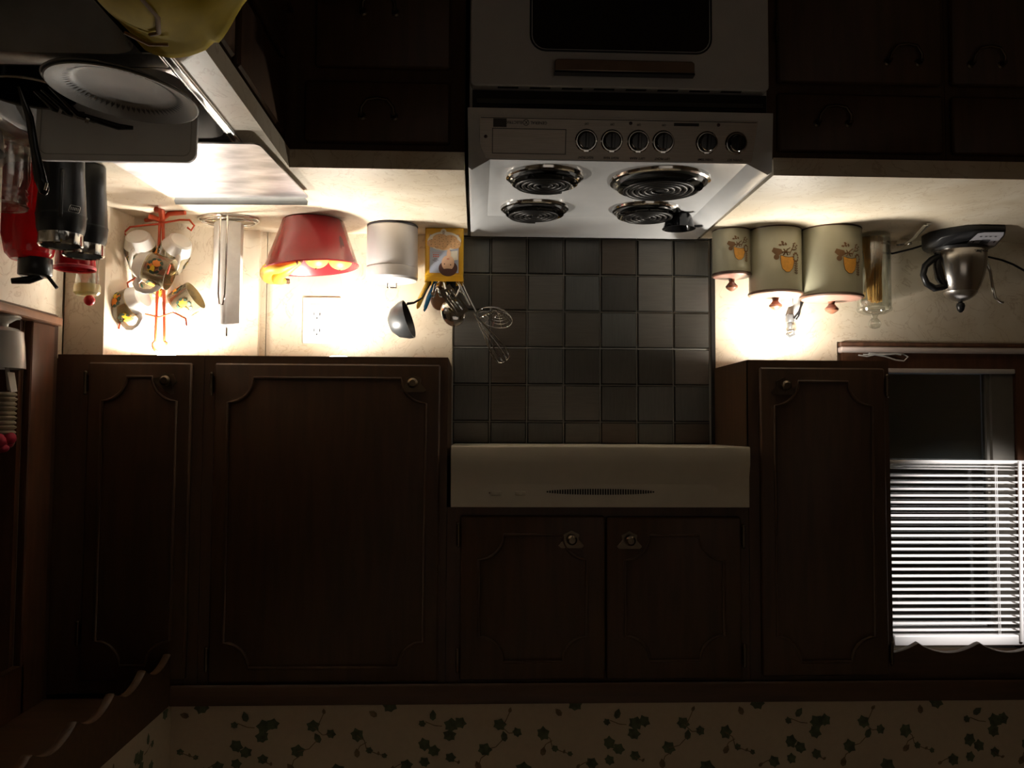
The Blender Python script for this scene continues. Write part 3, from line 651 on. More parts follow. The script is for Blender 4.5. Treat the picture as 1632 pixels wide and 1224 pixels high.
# ------------------------------------------------------------------ side window above the sink
o = B(SX, -3.7, 2.140, XS-.001, -.345, 2.1575).build('trim_6', WOODH, kind='structure')
w2 = struct('window_2', (XS, -1.0, 1.2))
m = MB(); m.box(XS-.022, -1.7, 1.205, XS, -.345, 1.2135, b=.003); m.build('apron', mat('dark_apron', (.07, .035, .02), .5), w2)
m = MB(); m.box(XS-.038, -1.7, 1.2135, XS+.10, -.352, 1.234, b=.003); m.build('sill', mat('reddish_sill_wood', (.27, .125, .065), .45, noise=.3), w2)
m = MB(); m.box(XS-.014, -.345, 1.2135, XS, -.325, 2.155); m.build('recess_strip', mat('dark_apron', (.07, .035, .02), .5), w2)
m = MB(); m.box(XS-.020, -.4605, 1.234, XS, -.352, 2.155, b=.003); m.box(XS, -.478, 1.234, XS+.12, -.4605, 2.05); m.box(XS-.020, -1.7, 2.03, XS, -.448, 2.155); m.build('casing', CASING, w2)
for y0, y1 in ((-.70, -.462), (-.94, -.704), (-1.18, -.944), (-1.42, -1.184)):
    m = MB(); m.box(XS+.085, y0-.02, 1.234, XS+.10, y1-.02, 2.05, b=.004); m.build('shutter_panel', WOOD, w2)
B(XS+.11, -1.6, 1.234, XS+.113, -.48, 2.05).build('pane', GLASSD, w2)

# vase on the sill
t = thing('vase', 'white footed ceramic vase standing on the side window sill', 'vase', (1.745, -.55, 1.234))
m = MB(); m.lathe([(.0001, .0), (.034, .0), (.036, .004), (.024, .009), (.011, .018), (.010, .024), (.030, .029), (.041, .036), (.045, .07), (.048, .118), (.0455, .118), (.042, .07), (.036, .04), (.0001, .034)], (1.745, -.55, 1.234), 40)
m.build('body', WHITEC, t)
t = thing('artificial_flower', 'crumpled red cloth flower with pale ribbed sleeve standing in the white vase', 'flower', (1.745, -.55, 1.272))
FL = Matrix.Translation((.037, .015, 0)); m = MB(); m.T = FL; m.tube([(1.708, -.56, 1.272), (1.700, -.555, 1.36), (1.697, -.55, 1.40)], .005, 8); m.build('stem', WHITEC, t)
m = MB(); m.T = FL; m.prism([(-.575, 1.36), (-.545, 1.36), (-.530, 1.402), (-.556, 1.405)], 0, 1.690, 1.694); m.build('ribbon', WHITEC, t)
m = MB(); m.T = FL
for i in range(9):
    z = 1.405+i*.0105; m.lathe([(.020, 0), (.026+.002*(i % 2), .0035), (.026, .007), (.020, .0105)], (1.699, -.560, z), 20, sx=.8)
m.build('ribbed_sleeve', mat('pale_translucent_sleeve', (.40, .34, .25), .4, noise=.2), t)
m = MB(); m.T = FL
for i in range(12):
    a = i*2*PI/12; r_ = .026+.006*(i % 3); cx = 1.708+r_*math.cos(a)*.7; cy = -.585+r_*math.sin(a); cz = 1.518+.012*math.sin(i*2.3)
    m.ball((cx, cy, cz), .017, n=10, m=6, sc=(.8, 1, .55+.3*(i % 2)))
m.ball((1.708, -.585, 1.518), .026, n=14, m=8); m.build('petals', mat('red_cloth', (.40, .01, .05), .7, noise=.3), t)
m = MB(); m.T = FL; m.ball((1.697, -.538, 1.508), .014, n=12, m=8, sc=(.7, .8, 1.5)); m.ball((1.72, -.575, 1.550), .016, n=12, m=8, sc=(.7, 1.6, .5)); m.build('pale_petals', mat('pale_pink_cloth', (.45, .33, .30), .7, noise=.2), t)
t = thing('pebble', 'smooth pinkish stone on the side window sill at the frame edge', 'stone', (1.745, -.665, 1.234))
m = MB(); m.ball((1.745, -.665, 1.2495), .030, n=20, m=12, sc=(.9, 1.3, .52)); m.build('stone', mat('pinkish_stone', (.45, .30, .24), .6, noise=.2), t)

# ------------------------------------------------------------------ sink, steel sheet and things in and around the sink
sk = thing('sink', 'double-bowl stainless steel sink set into the worktop', 'sink', (1.37, -1.2, CT))
SX0, SX1, SY0, SY1 = 1.152, 1.59, -1.70, -.812
B1 = (1.172, -1.165, 1.555, -.836); B2 = (1.195, -1.62, 1.555, -1.215)
m = MB(); zr = CT+.0035
def ring(x0, y0, x1, y1, r, z, n=6): return [(p[0], p[1], z) for p in rrect(x0, y0, x1, y1, r, n)]
m.box(SX0, SY0, CT+.0006, B1[0], SY1, zr, b=.0015); m.box(B1[2], SY0, CT+.0006, SX1, SY1, zr, b=.0015); m.box(B1[0], B1[3], CT+.0006, B1[2], SY1, zr, b=.0015)
m.box(B1[0], B2[3], CT-.002, B1[2], B1[1], zr-.001, b=.0015); m.box(B1[0], SY0, CT+.0006, B1[2], B2[1], zr, b=.0015)
m.tube([(SX0+.004, SY0+.004, zr), (SX0+.004, SY1-.004, zr)], .0028, 8); m.tube([(SX0+.016, SY0+.004, zr-.001), (SX0+.016, SY1-.006, zr-.001)], .002, 8)
m.build('rim', SINKM, sk)
for bx in (B1, B2):
    m = MB(); levels = [(0, zr, .045), (.003, CT-.004, .045), (.012, CT-.14, .04), (.035, CT-.165, .05), (.12, CT-.168, .04)]; rings = []
    for ins, z, r_ in levels: rings += [ring(bx[0]+ins, bx[1]+ins, bx[2]-ins, bx[3]-ins, min(r_, .045), z)]
    n = len(rings[0]); vs = [p for r_ in rings for p in r_]; fs = [(i*n+k_, i*n+(k_+1) % n, (i+1)*n+(k_+1) % n, (i+1)*n+k_) for i in range(len(rings)-1) for k_ in range(n)]
    fs.append(tuple((len(rings)-1)*n+k_ for k_ in range(n))); m.add(vs, fs, 0, True)
    # corner webs between the round opening and the rim plate
    for cx, cy, sx, sy in ((bx[0], bx[1], 1, 1), (bx[2], bx[1], -1, 1), (bx[0], bx[3], 1, -1), (bx[2], bx[3], -1, -1)):
        arc = [(cx+sx*.045*(1-math.sin(a*PI/12)), cy+sy*.045*(1-math.cos(a*PI/12)), zr-.0003) for a in range(7)]
        m.add([(cx, cy, zr-.0003)]+arc, [(0, i+1, i+2) for i in range(6)])
    m.build('bowl', mat('shaded_sink_bowl_steel', (.30, .29, .28), .42, .9, noise=.15), sk, fix=False)  # bowl shade put into the colour, darker than the rim steel
# steel sheet
st = thing('steel_board', 'shiny scuffed stainless steel sheet with a raised back lip bridging worktop beside the sink', 'tray', (1.27, -.68, .914))
ZS = .931
m = MB(); poly = []
cs = [(1.113, -.846), (1.458, -.838), (1.424, -.438), (1.090, -.450)]
def rpoly(cs, r, n=5):
    out = []
    for i in range(len(cs)):
        p = Vector(cs[i]); a = (Vector(cs[i-1])-p).normalized(); b_ = (Vector(cs[(i+1) % len(cs)])-p).normalized()
        for k_ in range(n+1):
            t_ = k_/n; q_ = p+a*r*(1-t_)**2+b_*r*t_**2; out.append((q_.x, q_.y))
    return out
m.prism(rpoly(cs, .018), 2, ZS-.003, ZS); m.build('sheet', SHEETM, st)
m = MB(); m.T = Matrix.Translation((.008, .043, 0)); m.add([(1.092, -.500, ZS), (1.402, -.487, ZS), (1.408, -.478, ZS+.006), (1.086, -.491, ZS+.006), (1.406, -.472, ZS+.014), (1.089, -.485, ZS+.014), (1.406, -.470, ZS+.013), (1.089, -.483, ZS+.013), (1.402, -.484, ZS-.003), (1.092, -.497, ZS-.003)], [(0, 1, 2, 3), (3, 2, 4, 5), (5, 4, 6, 7), (7, 6, 8, 9)]); m.build('back_lip', mat('satin_lip_steel', (.66, .65, .60), .55, .1, noise=.15), st, fix=False)
for x, y in ((1.14, -.76), (1.40, -.76), (1.12, -.50), (1.38, -.50)):
    m = MB(); m.lathe([(.0001, 0), (.010, 0), (.010, ZS-.003-CT), (.0001, ZS-.003-CT)], (x, y, CT), 14); m.build('foot', BLACK, st)

# pot with utensils, plate, board
t = thing('cooking_pot', 'round black pot of washed utensils standing in the sink', 'pot', (1.475, -1.00, .80))
m = MB(); m.lathe([(.0001, 0), (.060, 0), (.068, .01), (.073, .125), (.0745, .127), (.071, .125), (.065, .012), (.0001, .006)], (1.472, -1.00, .770), 40); m.build('body', BLACKG, t)
m = MB(); m.lathe([(.0735, .125), (.0755, .1275), (.0735, .130)], (1.472, -1.00, .770), 40); m.build('steel_rim', STEEL, t)
def handleu(name, label, pts, rad, grp='black-handled utensils in the sink pot'):
    m = MB(); m.tube(pts, rad, 10, flat=.55); o = m.build(name, BLACKG); tag(o, label, 'utensil', grp); return o
o = handleu('knife', 'black-handled knife lying highest across the board, handle end nearest the bright rim', [(1.44, -1.0, .885), (1.40, -.975, .925), (1.34, -.945, .936), (1.318, -.935, .934)], [.004, .009, .010, .006])
m = MB(); m.tube([(1.39, -.966, .930), (1.385, -.963, .931)], .0103, 10, flat=.6); m.build('rivet_band', STEEL, o)
o = handleu('fork', 'black-handled fork leaning out of the sink pot, beside the highest knife', [(1.46, -.985, .885), (1.425, -.955, .915), (1.388, -.935, .921), (1.378, -.930, .919)], [.004, .009, .0095, .007])
m = MB(); m.tube([(1.418, -.952, .9165), (1.412, -.949, .918)], .0099, 10, flat=.6); m.build('rivet_band', STEEL, o)
o = handleu('spoon', 'black-handled spoon with thick rounded end, lowest of the fanned handles', [(1.475, -.98, .885), (1.455, -.945, .904), (1.425, -.925, .908), (1.412, -.92, .906)], [.004, .010, .0115, .008])
m = MB(); m.tube([(1.450, -.942, .9055), (1.446, -.939, .906)], .0110, 10, flat=.6); m.build('rivet_band', STEEL, o)
m = MB(); m.tube([(1.50, -.985, .88), (1.494, -.955, .925), (1.486, -.95, .98), (1.474, -.95, 1.035), (1.466, -.95, 1.058), (1.462, -.95, 1.063)], [.004, .008, .0085, .012, .010, .004], 10, flat=.6)
o = m.build('spatula', BLACKG); tag(o, 'black spatula with its long handle pointing up in front of the glass jar', 'utensil', 'black-handled utensils in the sink pot')
m = MB(); m.tube([(1.459, -.956, 1.045), (1.462, -.956, 1.058)], .0028, 8); m.build('hanging_hole', CHROME, o)
t = thing('saucepan', 'small steel saucepan with curved side at the frame edge behind the black pot', 'pan', (1.60, -.87, .914+.0036))
m = MB(); m.lathe([(.0001, 0), (.050, 0), (.060, .006), (.066, .045), (.0685, .048), (.064, .046), (.056, .010), (.0001, .005)], (1.625, -.90, CT+.0036), 40, sx=.72); m.build('body', STEEL, t)
m = MB(); m.tube([(1.60, -.952, .958), (1.59, -.99, .965), (1.585, -1.02, .967)], [.004, .005, .004], 8, flat=.5); m.build('handle', STEEL, t)
pl = thing('dinner_plate', 'white china plate with a ring of grey feather marks resting on the sink divider', 'plate', (1.243, -1.160, .9420), rot=(math.radians(1.5), math.radians(6.0), 0))
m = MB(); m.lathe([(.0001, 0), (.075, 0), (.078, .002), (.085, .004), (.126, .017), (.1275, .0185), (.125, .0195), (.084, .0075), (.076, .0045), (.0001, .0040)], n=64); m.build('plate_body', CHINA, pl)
m = MB()
for i in range(64):
    a = i*2*PI/64; r0, r1 = .074, .101
    def pp(r_, w_): 
        aa = a+w_/r_; zz = .0052 if r_ < .084 else .0075+(r_-.084)*.012/.041+.0003
        return (r_*math.cos(aa), r_*math.sin(aa), zz+.0004)
    m.add([pp(r0+.006, -.0001), pp(.090, .0030), pp(r1, 0), pp(.090, -.0030)], [(0, 1, 2, 3)])
m.build('feather_print', GREYP, pl, kind='stuff', fix=False)
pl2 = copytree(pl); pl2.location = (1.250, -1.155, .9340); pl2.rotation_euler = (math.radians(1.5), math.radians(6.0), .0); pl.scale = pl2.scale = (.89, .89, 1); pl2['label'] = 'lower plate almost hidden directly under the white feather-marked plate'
cb = thing('cutting_board', 'grey-white plastic chopping board with rounded corners standing upright in the sink', 'board', (1.36, -.90, .752))
m = MB(); m.T = Matrix.Translation((1.36, -.893, .764)) @ Matrix.Rotation(math.radians(3), 4, 'X')
m.prism(rrect(-.148, 0, .148, .225, .020), 1, -.005, .005); m.build('board', BOARD, cb, bevel=.0015)
m = MB(); m.T = Matrix.Translation((1.36, -.893, .764)) @ Matrix.Rotation(math.radians(3), 4, 'X')
gr = rrect(-.138, .012, .138, .213, .014); m.tube([(p[0], -.0052, p[1]) for p in gr], .0012, 5, closed=True); m.build('juice_groove', mat('board_groove', (.50, .48, .45), .6), cb)
# yellow cloth draped over the front rim
def draped():
    m = MB(); nx, ny = 26, 22; vs = []
    for j in range(ny+1):
        for i in range(nx+1):
            s_ = i/nx; q_ = j/ny
            # s: from inside the sink over the front edge of the worktop and down; q: along y
            y = -1.60+.335*q_+.018*math.sin(s_*4+1)*q_
            L = s_*.34
            if L < .09: x = 1.178-.006*math.sin(L*20); z = .845+L*.93
            elif L < .185: x = 1.178-(L-.09); z = .9285+.014*math.sin((L-.09)/.095*PI)
            else: x = 1.083-.075*((L-.185)/.155)**.8; z = .9285-(L-.185)*.45
            z += (.007*math.sin(q_*11+s_*5)+.006*math.sin(s_*13-q_*7)) * (1 if L > .22 or L < .08 else .45)
            if L > .185: x += .008*math.sin(q_*15)
            if q_ > .9: z -= .004*(q_-.9)*10
            vs.append((x, y, z))
    fs = [(j*(nx+1)+i, j*(nx+1)+i+1, (j+1)*(nx+1)+i+1, (j+1)*(nx+1)+i) for j in range(ny) for i in range(nx)]
    m.add(vs, fs, 0, True); return m
o = draped().build('yellow_cloth', CLOTH, fix=False); tag(o, 'yellow rubbery cloth draped over the front edge of the sink', 'cloth')
o.modifiers.new('thick', 'SOLIDIFY').thickness = .002
m = MB(); m.tube([(1.170, -1.345, .943), (1.145, -1.322, .949), (1.12, -1.318, .947)], .0035, 6, flat=.6); m.tube([(1.11, -1.46, .945), (1.105, -1.40, .947), (1.12, -1.355, .948), (1.135, -1.345, .946)], .0035, 6, flat=.6); m.build('crease_seam', mat('cloth_seam', (.20, .10, .015), .8), o)
t = thing('drinking_glass', 'clear drinking glass standing in the near dark sink bowl', 'glass', (1.41, -1.27, .748))
m = MB(); m.lathe([(.0001, 0), (.030, 0), (.034, .005), (.040, .115), (.0412, .117), (.038, .114), (.032, .010), (.0001, .008)], (1.425, -1.30, .748), 40); m.build('glass_body', GLASS, t)

# travel mugs
def travelmug(cx, cy, rz, label):
    t = thing('travel_mug', label, 'mug', (cx, cy, CT), 'black travel mugs behind the sink')
    m = MB(); m.lathe([(.0001, 0), (.036, 0), (.040, .004), (.0415, .05), (.045, .10), (.0475, .14), (.0455, .165), (.042, .176)], (cx, cy, CT), 40); m.build('body', BLACK, t)
    m = MB(); m.lathe([(.042, .174), (.0425, .176), (.0425, .198), (.040, .2005), (.0385, .198), (.038, .17), (.0001, .16)], (cx, cy, CT), 40); m.build('steel_collar', CHROME, t)
    m = MB(); m.lathe([(.0479, .1355), (.0482, .1375), (.0479, .1395)], (cx, cy, CT), 40); m.build('band_line', DGREY, t)
    a = rz; d = Vector((math.cos(a), math.sin(a), 0)); c = Vector((cx, cy, CT))
    m = MB(); m.tube([c+d*.044+Vector((0, 0, .150)), c+d*.054+Vector((0, 0, .140)), c+d*.054+Vector((0, 0, .06)), c+d*.041+Vector((0, 0, .05))], .004, 8, flat=.6); m.build('handle', DGREY, t)
    return t
t = travelmug(1.537, -.735, 4.3, 'black travel mug with steel collar nearest the camera, bearing a small badge')
m = MB(); R_ = .0482
def cm(s_, z_, off=.0): return (1.537+(R_+off)*math.cos(math.radians(215)+s_/R_), -.735+(R_+off)*math.sin(math.radians(215)+s_/R_), CT+z_)
badge = rrect(-.011, .122, .011, .136, .002, 2); m.tube([cm(p[0]+ (p[1]-.129)*.3, p[1]) for p in badge], .0007, 5, closed=True)
for i in range(5): m.tube([cm(-.0075+i*.0036, .126), cm(-.0065+i*.0036, .132)], .0009, 4)
m.build('badge', STEEL, t)
travelmug(1.537, -.632, 1.2, 'black travel mug with steel collar beside the steel sheet, partly hidden by its twin')
# red bottle with black flip cap
RBX = 1.668
t = thing('water_bottle', 'red translucent water bottle with a black flip-top cap behind the travel mugs', 'bottle', (1.65, -.60, CT))
m = MB(); m.lathe([(.0001, 0), (.052, 0), (.056, .006), (.056, .15), (.048, .19), (.036, .203), (.0001, .204)], (RBX, -.60, CT), 40); m.build('body', GLASSR, t)
m = MB(); m.lathe([(.034, .200), (.0345, .204), (.0345, .236), (.030, .239), (.0001, .239)], (RBX-.014, -.60, CT), 36)
m.tube([(1.642, -.60, 1.150), (1.665, -.605, 1.162), (1.696, -.615, 1.166)], [.012, .011, .008], 10, flat=.8); m.tube([(1.628, -.60, 1.150), (1.614, -.60, 1.168), (1.606, -.60, 1.178)], .004, 8); m.build('flip_cap', BLACK, t)
t = thing('plastic_cup', 'red translucent plastic cup with a paler rim behind the black travel mugs', 'cup', (1.61, -.53, CT))
m = MB(); m.lathe([(.0001, 0), (.033, 0), (.035, .005), (.043, .200), (.041, .200), (.034, .01), (.0001, .006)], (1.612, -.505, CT), 36); m.build('body', GLASSR, t)
m = MB(); m.lathe([(.0425, .198), (.0455, .201), (.0445, .207), (.041, .205)], (1.612, -.505, CT), 36); m.build('rim', mat('pale_red_rim', (.60, .06, .08), .3), t)
# glass jar
t = thing('glass_jar', 'large clear ribbed-neck glass jar behind the sink at the frame edge', 'jar', (1.62, -.80, CT))
JX, JY = 1.628, -.795
m = MB(); m.lathe([(.0001, 0), (.046, 0), (.051, .006), (.052, .075), (.047, .095), (.050, .101), (.047, .107), (.050, .113), (.047, .119), (.050, .127), (.047, .127), (.044, .11), (.048, .07), (.047, .01), (.0001, .007)], (JX, JY, CT+.004), 48); m.build('glass_body', GLASS, t)
m = MB(); m.lathe([(.049, .126), (.0515, .129), (.049, .132), (.047, .129)], (JX, JY, CT+.004), 48); m.build('rim', GLASS, t)
# clear bottle with red stopper
t = thing('glass_cruet', 'clear glass cruet with pale lid and round red stopper', 'bottle', (1.61, -.445, CT))
m = MB(); m.lathe([(.0001, 0), (.028, 0), (.030, .004), (.026, .12), (.024, .20), (.027, .236), (.0255, .236), (.022, .20), (.024, .12), (.027, .008), (.0001, .006)], (1.610, -.445, CT), 32); m.build('glass_body', GLASS, t)
m = MB(); m.lathe([(.0275, .230), (.0295, .236), (.0295, .250), (.024, .256), (.0001, .257)], (1.610, -.445, CT), 32); m.build('lid', glass('pale_yellow_lid', (.85, .78, .48), .3, .35), t)
m = MB(); m.ball((1.604, -.445, CT+.268), .0125, n=16, m=10); m.build('stopper', mat('red_ball', (.65, .02, .03), .4), t)

# ------------------------------------------------------------------ mug tree
tr = thing('mug_tree', 'orange-red bent wire mug tree in the corner, hung with fruit-printed mugs', 'rack', (1.535, -.25, CT))
MX, MY = 1.528, -.205
m = MB()
m.tube([(MX-.016, MY, 1.255)]+[(MX-.004, MY, CT+.02)], .0042, 8); m.tube([(MX+.004, MY, CT+.02), (MX+.008, MY, 1.255)], .0042, 8)
L = [(MX-.016, MY, 1.255)]+[(MX-.004+.018*math.cos(a), MY, 1.262+.020*math.sin(a)) for a in [PI*1.05-PI*1.1*i/10 for i in range(11)]]+[(MX+.008, MY, 1.255)]
m.tube(L, .0042, 8); m.build('twin_stem', REDW, tr)
m = MB()
m.tube([(MX-.075, MY-.04, CT+.005), (MX-.03, MY-.03, CT+.006), (MX, MY-.005, CT+.018), (MX+.03, MY+.03, CT+.006), (MX+.06, MY+.05, CT+.005)], .0062, 8)
m.tube([(MX-.012, MY-.075, CT+.006), (MX-.02, MY-.05, CT+.006), (MX-.004, MY, CT+.018), (MX+.03, MY-.01, CT+.008)], .0068, 8)
m.tube([(MX-.012, MY-.075, CT+.007), (MX-.028, MY-.085, CT+.012), (MX-.030, MY-.078, CT+.032)], .0068, 8); m.build('foot_wires', REDW, tr)
def hook(pts):
    m = MB(); m.tube(pts, .0028, 8); m.build('hook_arm', REDW, tr)
hook([(MX, MY, .940), (MX+.05, MY+.005, .944), (MX+.082, MY, .950), (MX+.097, MY, .965), (MX+.088, MY, .978), (MX+.075, MY, .968)])
hook([(MX, MY, .938), (MX-.05, MY-.005, .930), (MX-.075, MY-.005, .930), (MX-.088, MY-.005, .945), (MX-.08, MY-.005, .958), (MX-.07, MY-.005, .95)])
hook([(MX, MY, 1.06), (MX-.03, MY-.05, 1.045), (MX-.05, MY-.07, 1.065), (MX-.04, MY-.06, 1.085)])
hook([(MX, MY, 1.08), (MX+.04, MY+.01, 1.066), (MX+.085, MY+.0, 1.10), (MX+.08, MY, 1.118)])
hook([(MX, MY, 1.19), (MX+.045, MY-.01, 1.180), (MX+.092, MY-.02, 1.200), (MX+.095, MY-.02, 1.225)])
hook([(MX, MY, 1.19), (MX-.04, MY-.01, 1.178), (MX-.075, MY-.015, 1.195), (MX-.078, MY-.015, 1.215)])
def make_mug():
    t = bpy.data.objects.new('mug', None); COL.objects.link(t); ORG[t.name] = (0, 0, 0)
    m = MB(); m.lathe([(.0001, 0), (.026, 0), (.031, .004), (.0375, .022), (.040, .030), (.0385, .030), (.030, .006), (.0001, .004)], n=36); m.build('white_base', WHITEC, t)
    m = MB(); m.lathe([(.0398, .0302), (.0402, .034), (.0410, .088), (.0415, .090), (.0400, .090), (.0388, .034)], n=36); m.build('glass_body', GLASSA, t)
    m = MB()
    def cyl(s_, z_): r_ = .0418+OFF[0]*1.5e-5; return (r_*math.cos(s_/.0418), r_*math.sin(s_/.0418), z_)
    for k_ in range(4):
        o_ = k_*.0655
        m.patch(circle(.0115, 14, o_, .062), cyl, 0); m.patch(circle(.0105, 14, o_+.020, .054, 1, .8), cyl, 1); m.patch(circle(.0065, 10, o_+.012, .047), cyl, 0)
        for q_ in range(9):
            a = q_*.75; m.patch([(o_+.009+.019*math.cos(a)+p[0], .060+.015*math.sin(a)+p[1]) for p in leaf(0, 0, .0075, a, 1)], cyl, 2, 2)
    m.build('fruit_print', [ORANGE, LEMON, LEAFP], t, fix=False)
    m = MB(); P = [(-.040, 0, .026), (-.054, 0, .024), (-.066, 0, .036), (-.068, 0, .052), (-.060, 0, .068), (-.047, 0, .076), (-.041, 0, .077)]; m.tube(P, [.006, .0055, .005, .005, .005, .0055, .006], 8, flat=1.5); m.build('handle', WHITEC, t)
    return t
mug0 = make_mug()
from mathutils import Euler
gm = 'fruit-printed mugs on the wire tree'
# (centre of white base, direction from base to mouth, handle twist, label)
MUGS = [((1.582, -.225, .976), (.05, .62, .62), (.10, -.3, .9), 'fruit-printed mug hanging lowest on the tree, white base facing out, next to the corner edge'),
        ((1.468, -.225, .988), (.52, .50, .55), (-.1, -.4, .9), 'fruit-printed mug hanging lowest on the tree on the paper towel side'),
        ((1.560, -.285, 1.062), (-.90, .05, .30), (.0, -.35, .9), 'fruit-printed mug in the middle front of the tree, lying on its side'),
        ((1.556, -.235, 1.142), (.82, .25, .32), (-.2, -.2, 1), 'fruit-printed mug tilted at the upper tier, white base toward the wire stem'),
        ((1.525, -.150, 1.170), (-.75, -.10, -.45), (0, .3, 1), 'fruit-printed mug at the upper tier glowing in the lamp light'),
        ((1.560, -.155, 1.045), (.25, .25, .70), (-.5, -.1, .5), 'fruit-printed mug at the back of the tree, only its orange print showing')]
for i, (c, d, hv, lb) in enumerate(MUGS):
    t = mug0 if i == 0 else copytree(mug0)
    zc = Vector(d).normalized(); xc = -(Vector(hv)-zc*Vector(hv).dot(zc)).normalized(); yc = zc.cross(xc)
    t.rotation_euler = Matrix((xc, yc, zc)).transposed().to_euler(); t.location = c
    tag(t, lb, 'mug', gm)

# ------------------------------------------------------------------ paper towel on a wire holder
t = thing('paper_towel_holder', 'chrome wire paper towel stand with double front rod', 'holder', (1.355, -.155, CT))
m = MB(); cx, cy = 1.362, -.165
m.tube([(cx+.080*math.cos(a*PI/20), cy+.062*math.sin(a*PI/20), CT+.0035) for a in range(40)], .0026, 6, closed=True); m.tube([(cx+.072*math.cos(a*PI/20), cy+.054*math.sin(a*PI/20), CT+.010) for a in range(40)], .0022, 6, closed=True); m.build('base_ring', CHROME, t)
m = MB(); m.tube([(cx+.004, cy-.062, CT+.006), (cx+.006, cy-.062, 1.13), (cx+.002, cy-.062, 1.158), (cx-.006, cy-.062, 1.158), (cx-.011, cy-.062, 1.13), (cx-.014, cy-.062, CT+.006)], .0026, 8); m.build('front_rod', CHROME, t)
m = MB(); m.tube([(cx, cy, CT+.004), (cx, cy, 1.235)], .003, 8); m.tube([(cx-.078, cy, CT+.0045), (cx+.078, cy, CT+.0045)], .0024, 6); m.build('centre_rod', CHROME, t)
t = thing('paper_towel_roll', 'nearly used white paper towel roll upright on the wire stand', 'paper towel', (cx, cy, CT+.014))
m = MB(); m.lathe([(.019, 0), (.037, 0), (.0385, .003), (.038, .14), (.0385, .277), (.037, .280), (.019, .280), (.019, 0)], (cx, cy, CT+.014), 48); m.build('roll', PAPER, t)
m = MB(); m.lathe([(.0385, 0), (.0386, .279)], (cx, cy, CT+.014), 8, a0=math.radians(225), a1=math.radians(300)); m.add([(cx-.010, cy-.0395, CT+.015), (cx-.042, cy-.036, CT+.018), (cx-.043, cy-.036, CT+.290), (cx-.010, cy-.0395, CT+.292)], [(0, 1, 2, 3)]); m.build('loose_sheet', PAPER, t, fix=False)

# ------------------------------------------------------------------ red bowl of fruit
rb = thing('fruit_bowl', 'red plastic mixing bowl with a wide tilted rim and an oval grip slot', 'bowl', (1.135, -.17, CT))
m = MB(); BX, BY = 1.135, -.163; n = 60; prof = [(.0, 0), (.075, 0), (.082, .004), (.122, .128), (.125, .131), (.1235, .134), (.119, .130), (.078, .009), (.0, .006)]; vs = []
for r_, z in prof:
    for k_ in range(n):
        a = 2*PI*k_/n; zz = z*(1+.07*math.cos(a)*(1 if z > .05 else 0)); rr = max(r_, 1e-5)*(1+(.07*max(0, math.cos(a))**3 if z > .05 else 0))
        vs.append((BX+rr*math.cos(a), BY+rr*.92*math.sin(a), CT+zz))
m.add(vs, [(i*n+k_, i*n+(k_+1) % n, (i+1)*n+(k_+1) % n, (i+1)*n+k_) for i in range(len(prof)-1) for k_ in range(n)], 0, True); m.build('bowl_body', RED, rb)
m = MB()
def bw(s_, z_):
    r_ = .082+(z_-.004)*(.040/.124)+.0015; a = math.radians(215)+s_/r_; return (BX+r_*math.cos(a), BY+r_*.92*math.sin(a), CT+z_)
m.patch(circle(1, 20, 0, .082, .008, .028), bw); m.build('grip_slot', mat('slot_dark_red', (.12, .01, .012), .4), rb, fix=False)
for cx, cy, lb in ((1.120, -.185, 'orange peach in the middle of the red bowl'), (1.060, -.165, 'paler orange peach at the tin side of the red bowl')):
    t = thing('peach', lb, 'fruit', (cx, cy, CT+.072), 'peaches in the red bowl')
    m = MB(); m.ball((cx, cy, CT+.106), .034, n=24, m=14, sc=(1, 1, .9)); m.build('flesh', PEACH, t)
    m = MB(); m.tube([(cx, cy, CT+.134), (cx+.002, cy, CT+.140)], .002, 6); m.build('stalk', STEMB, t)
t = thing('peach', 'hidden lower peach carrying the fruit at the bottom of the red bowl', 'fruit', (1.10, -.15, CT+.01), 'peaches in the red bowl')
m = MB(); m.ball((1.095, -.155, CT+.043), .036, n=20, m=12, sc=(1, 1, .9)); m.build('flesh', PEACH, t)
m = MB(); m.tube([(1.095, -.155, CT+.074), (1.096, -.155, CT+.079)], .002, 6); m.build('stalk', STEMB, t)
for k_, (pts, lb) in enumerate((([(1.170, -.215, CT+.128), (1.205, -.222, CT+.140), (1.238, -.205, CT+.142), (1.258, -.17, CT+.150), (1.252, -.135, CT+.158), (1.225, -.115, CT+.158)], 'ripe banana curling over the rim of the red bowl'),
                               ([(1.165, -.185, CT+.118), (1.20, -.18, CT+.138), (1.225, -.165, CT+.150), (1.235, -.14, CT+.158), (1.222, -.108, CT+.160)], 'second banana nested inside the curl of the first in the red bowl'))):
    t = thing('banana', lb, 'fruit', pts[0], 'bananas in the red bowl')
    P = [Vector(p) for p in pts]; Q = []
    for i in range(len(P)-1):
        for s_ in range(6):
            t_ = s_/6; p0 = P[max(i-1, 0)]; p1 = P[i]; p2 = P[i+1]; p3 = P[min(i+2, len(P)-1)]
            Q.append(.5*((2*p1)+(p2-p0)*t_+(2*p0-5*p1+4*p2-p3)*t_*t_+(3*p1-p0-3*p2+p3)*t_**3))
    Q.append(P[-1]); N = len(Q); rr = [.0175*min(1, .45+2.2*min(i, N-1-i)/N) for i in range(N)]
    m = MB(); m.tube(Q, rr, 12); m.build('skin', BANANA, t)
    e = Q[-1]; dv = (Q[-1]-Q[-3]).normalized(); m = MB(); m.tube([e-dv*.002, e+dv*.010, e+dv*.018], [.0078, .0055, .005], 8); m.ball(tuple(Q[0]), .0075, n=8, m=6); m.build('stem', STEMB, t)

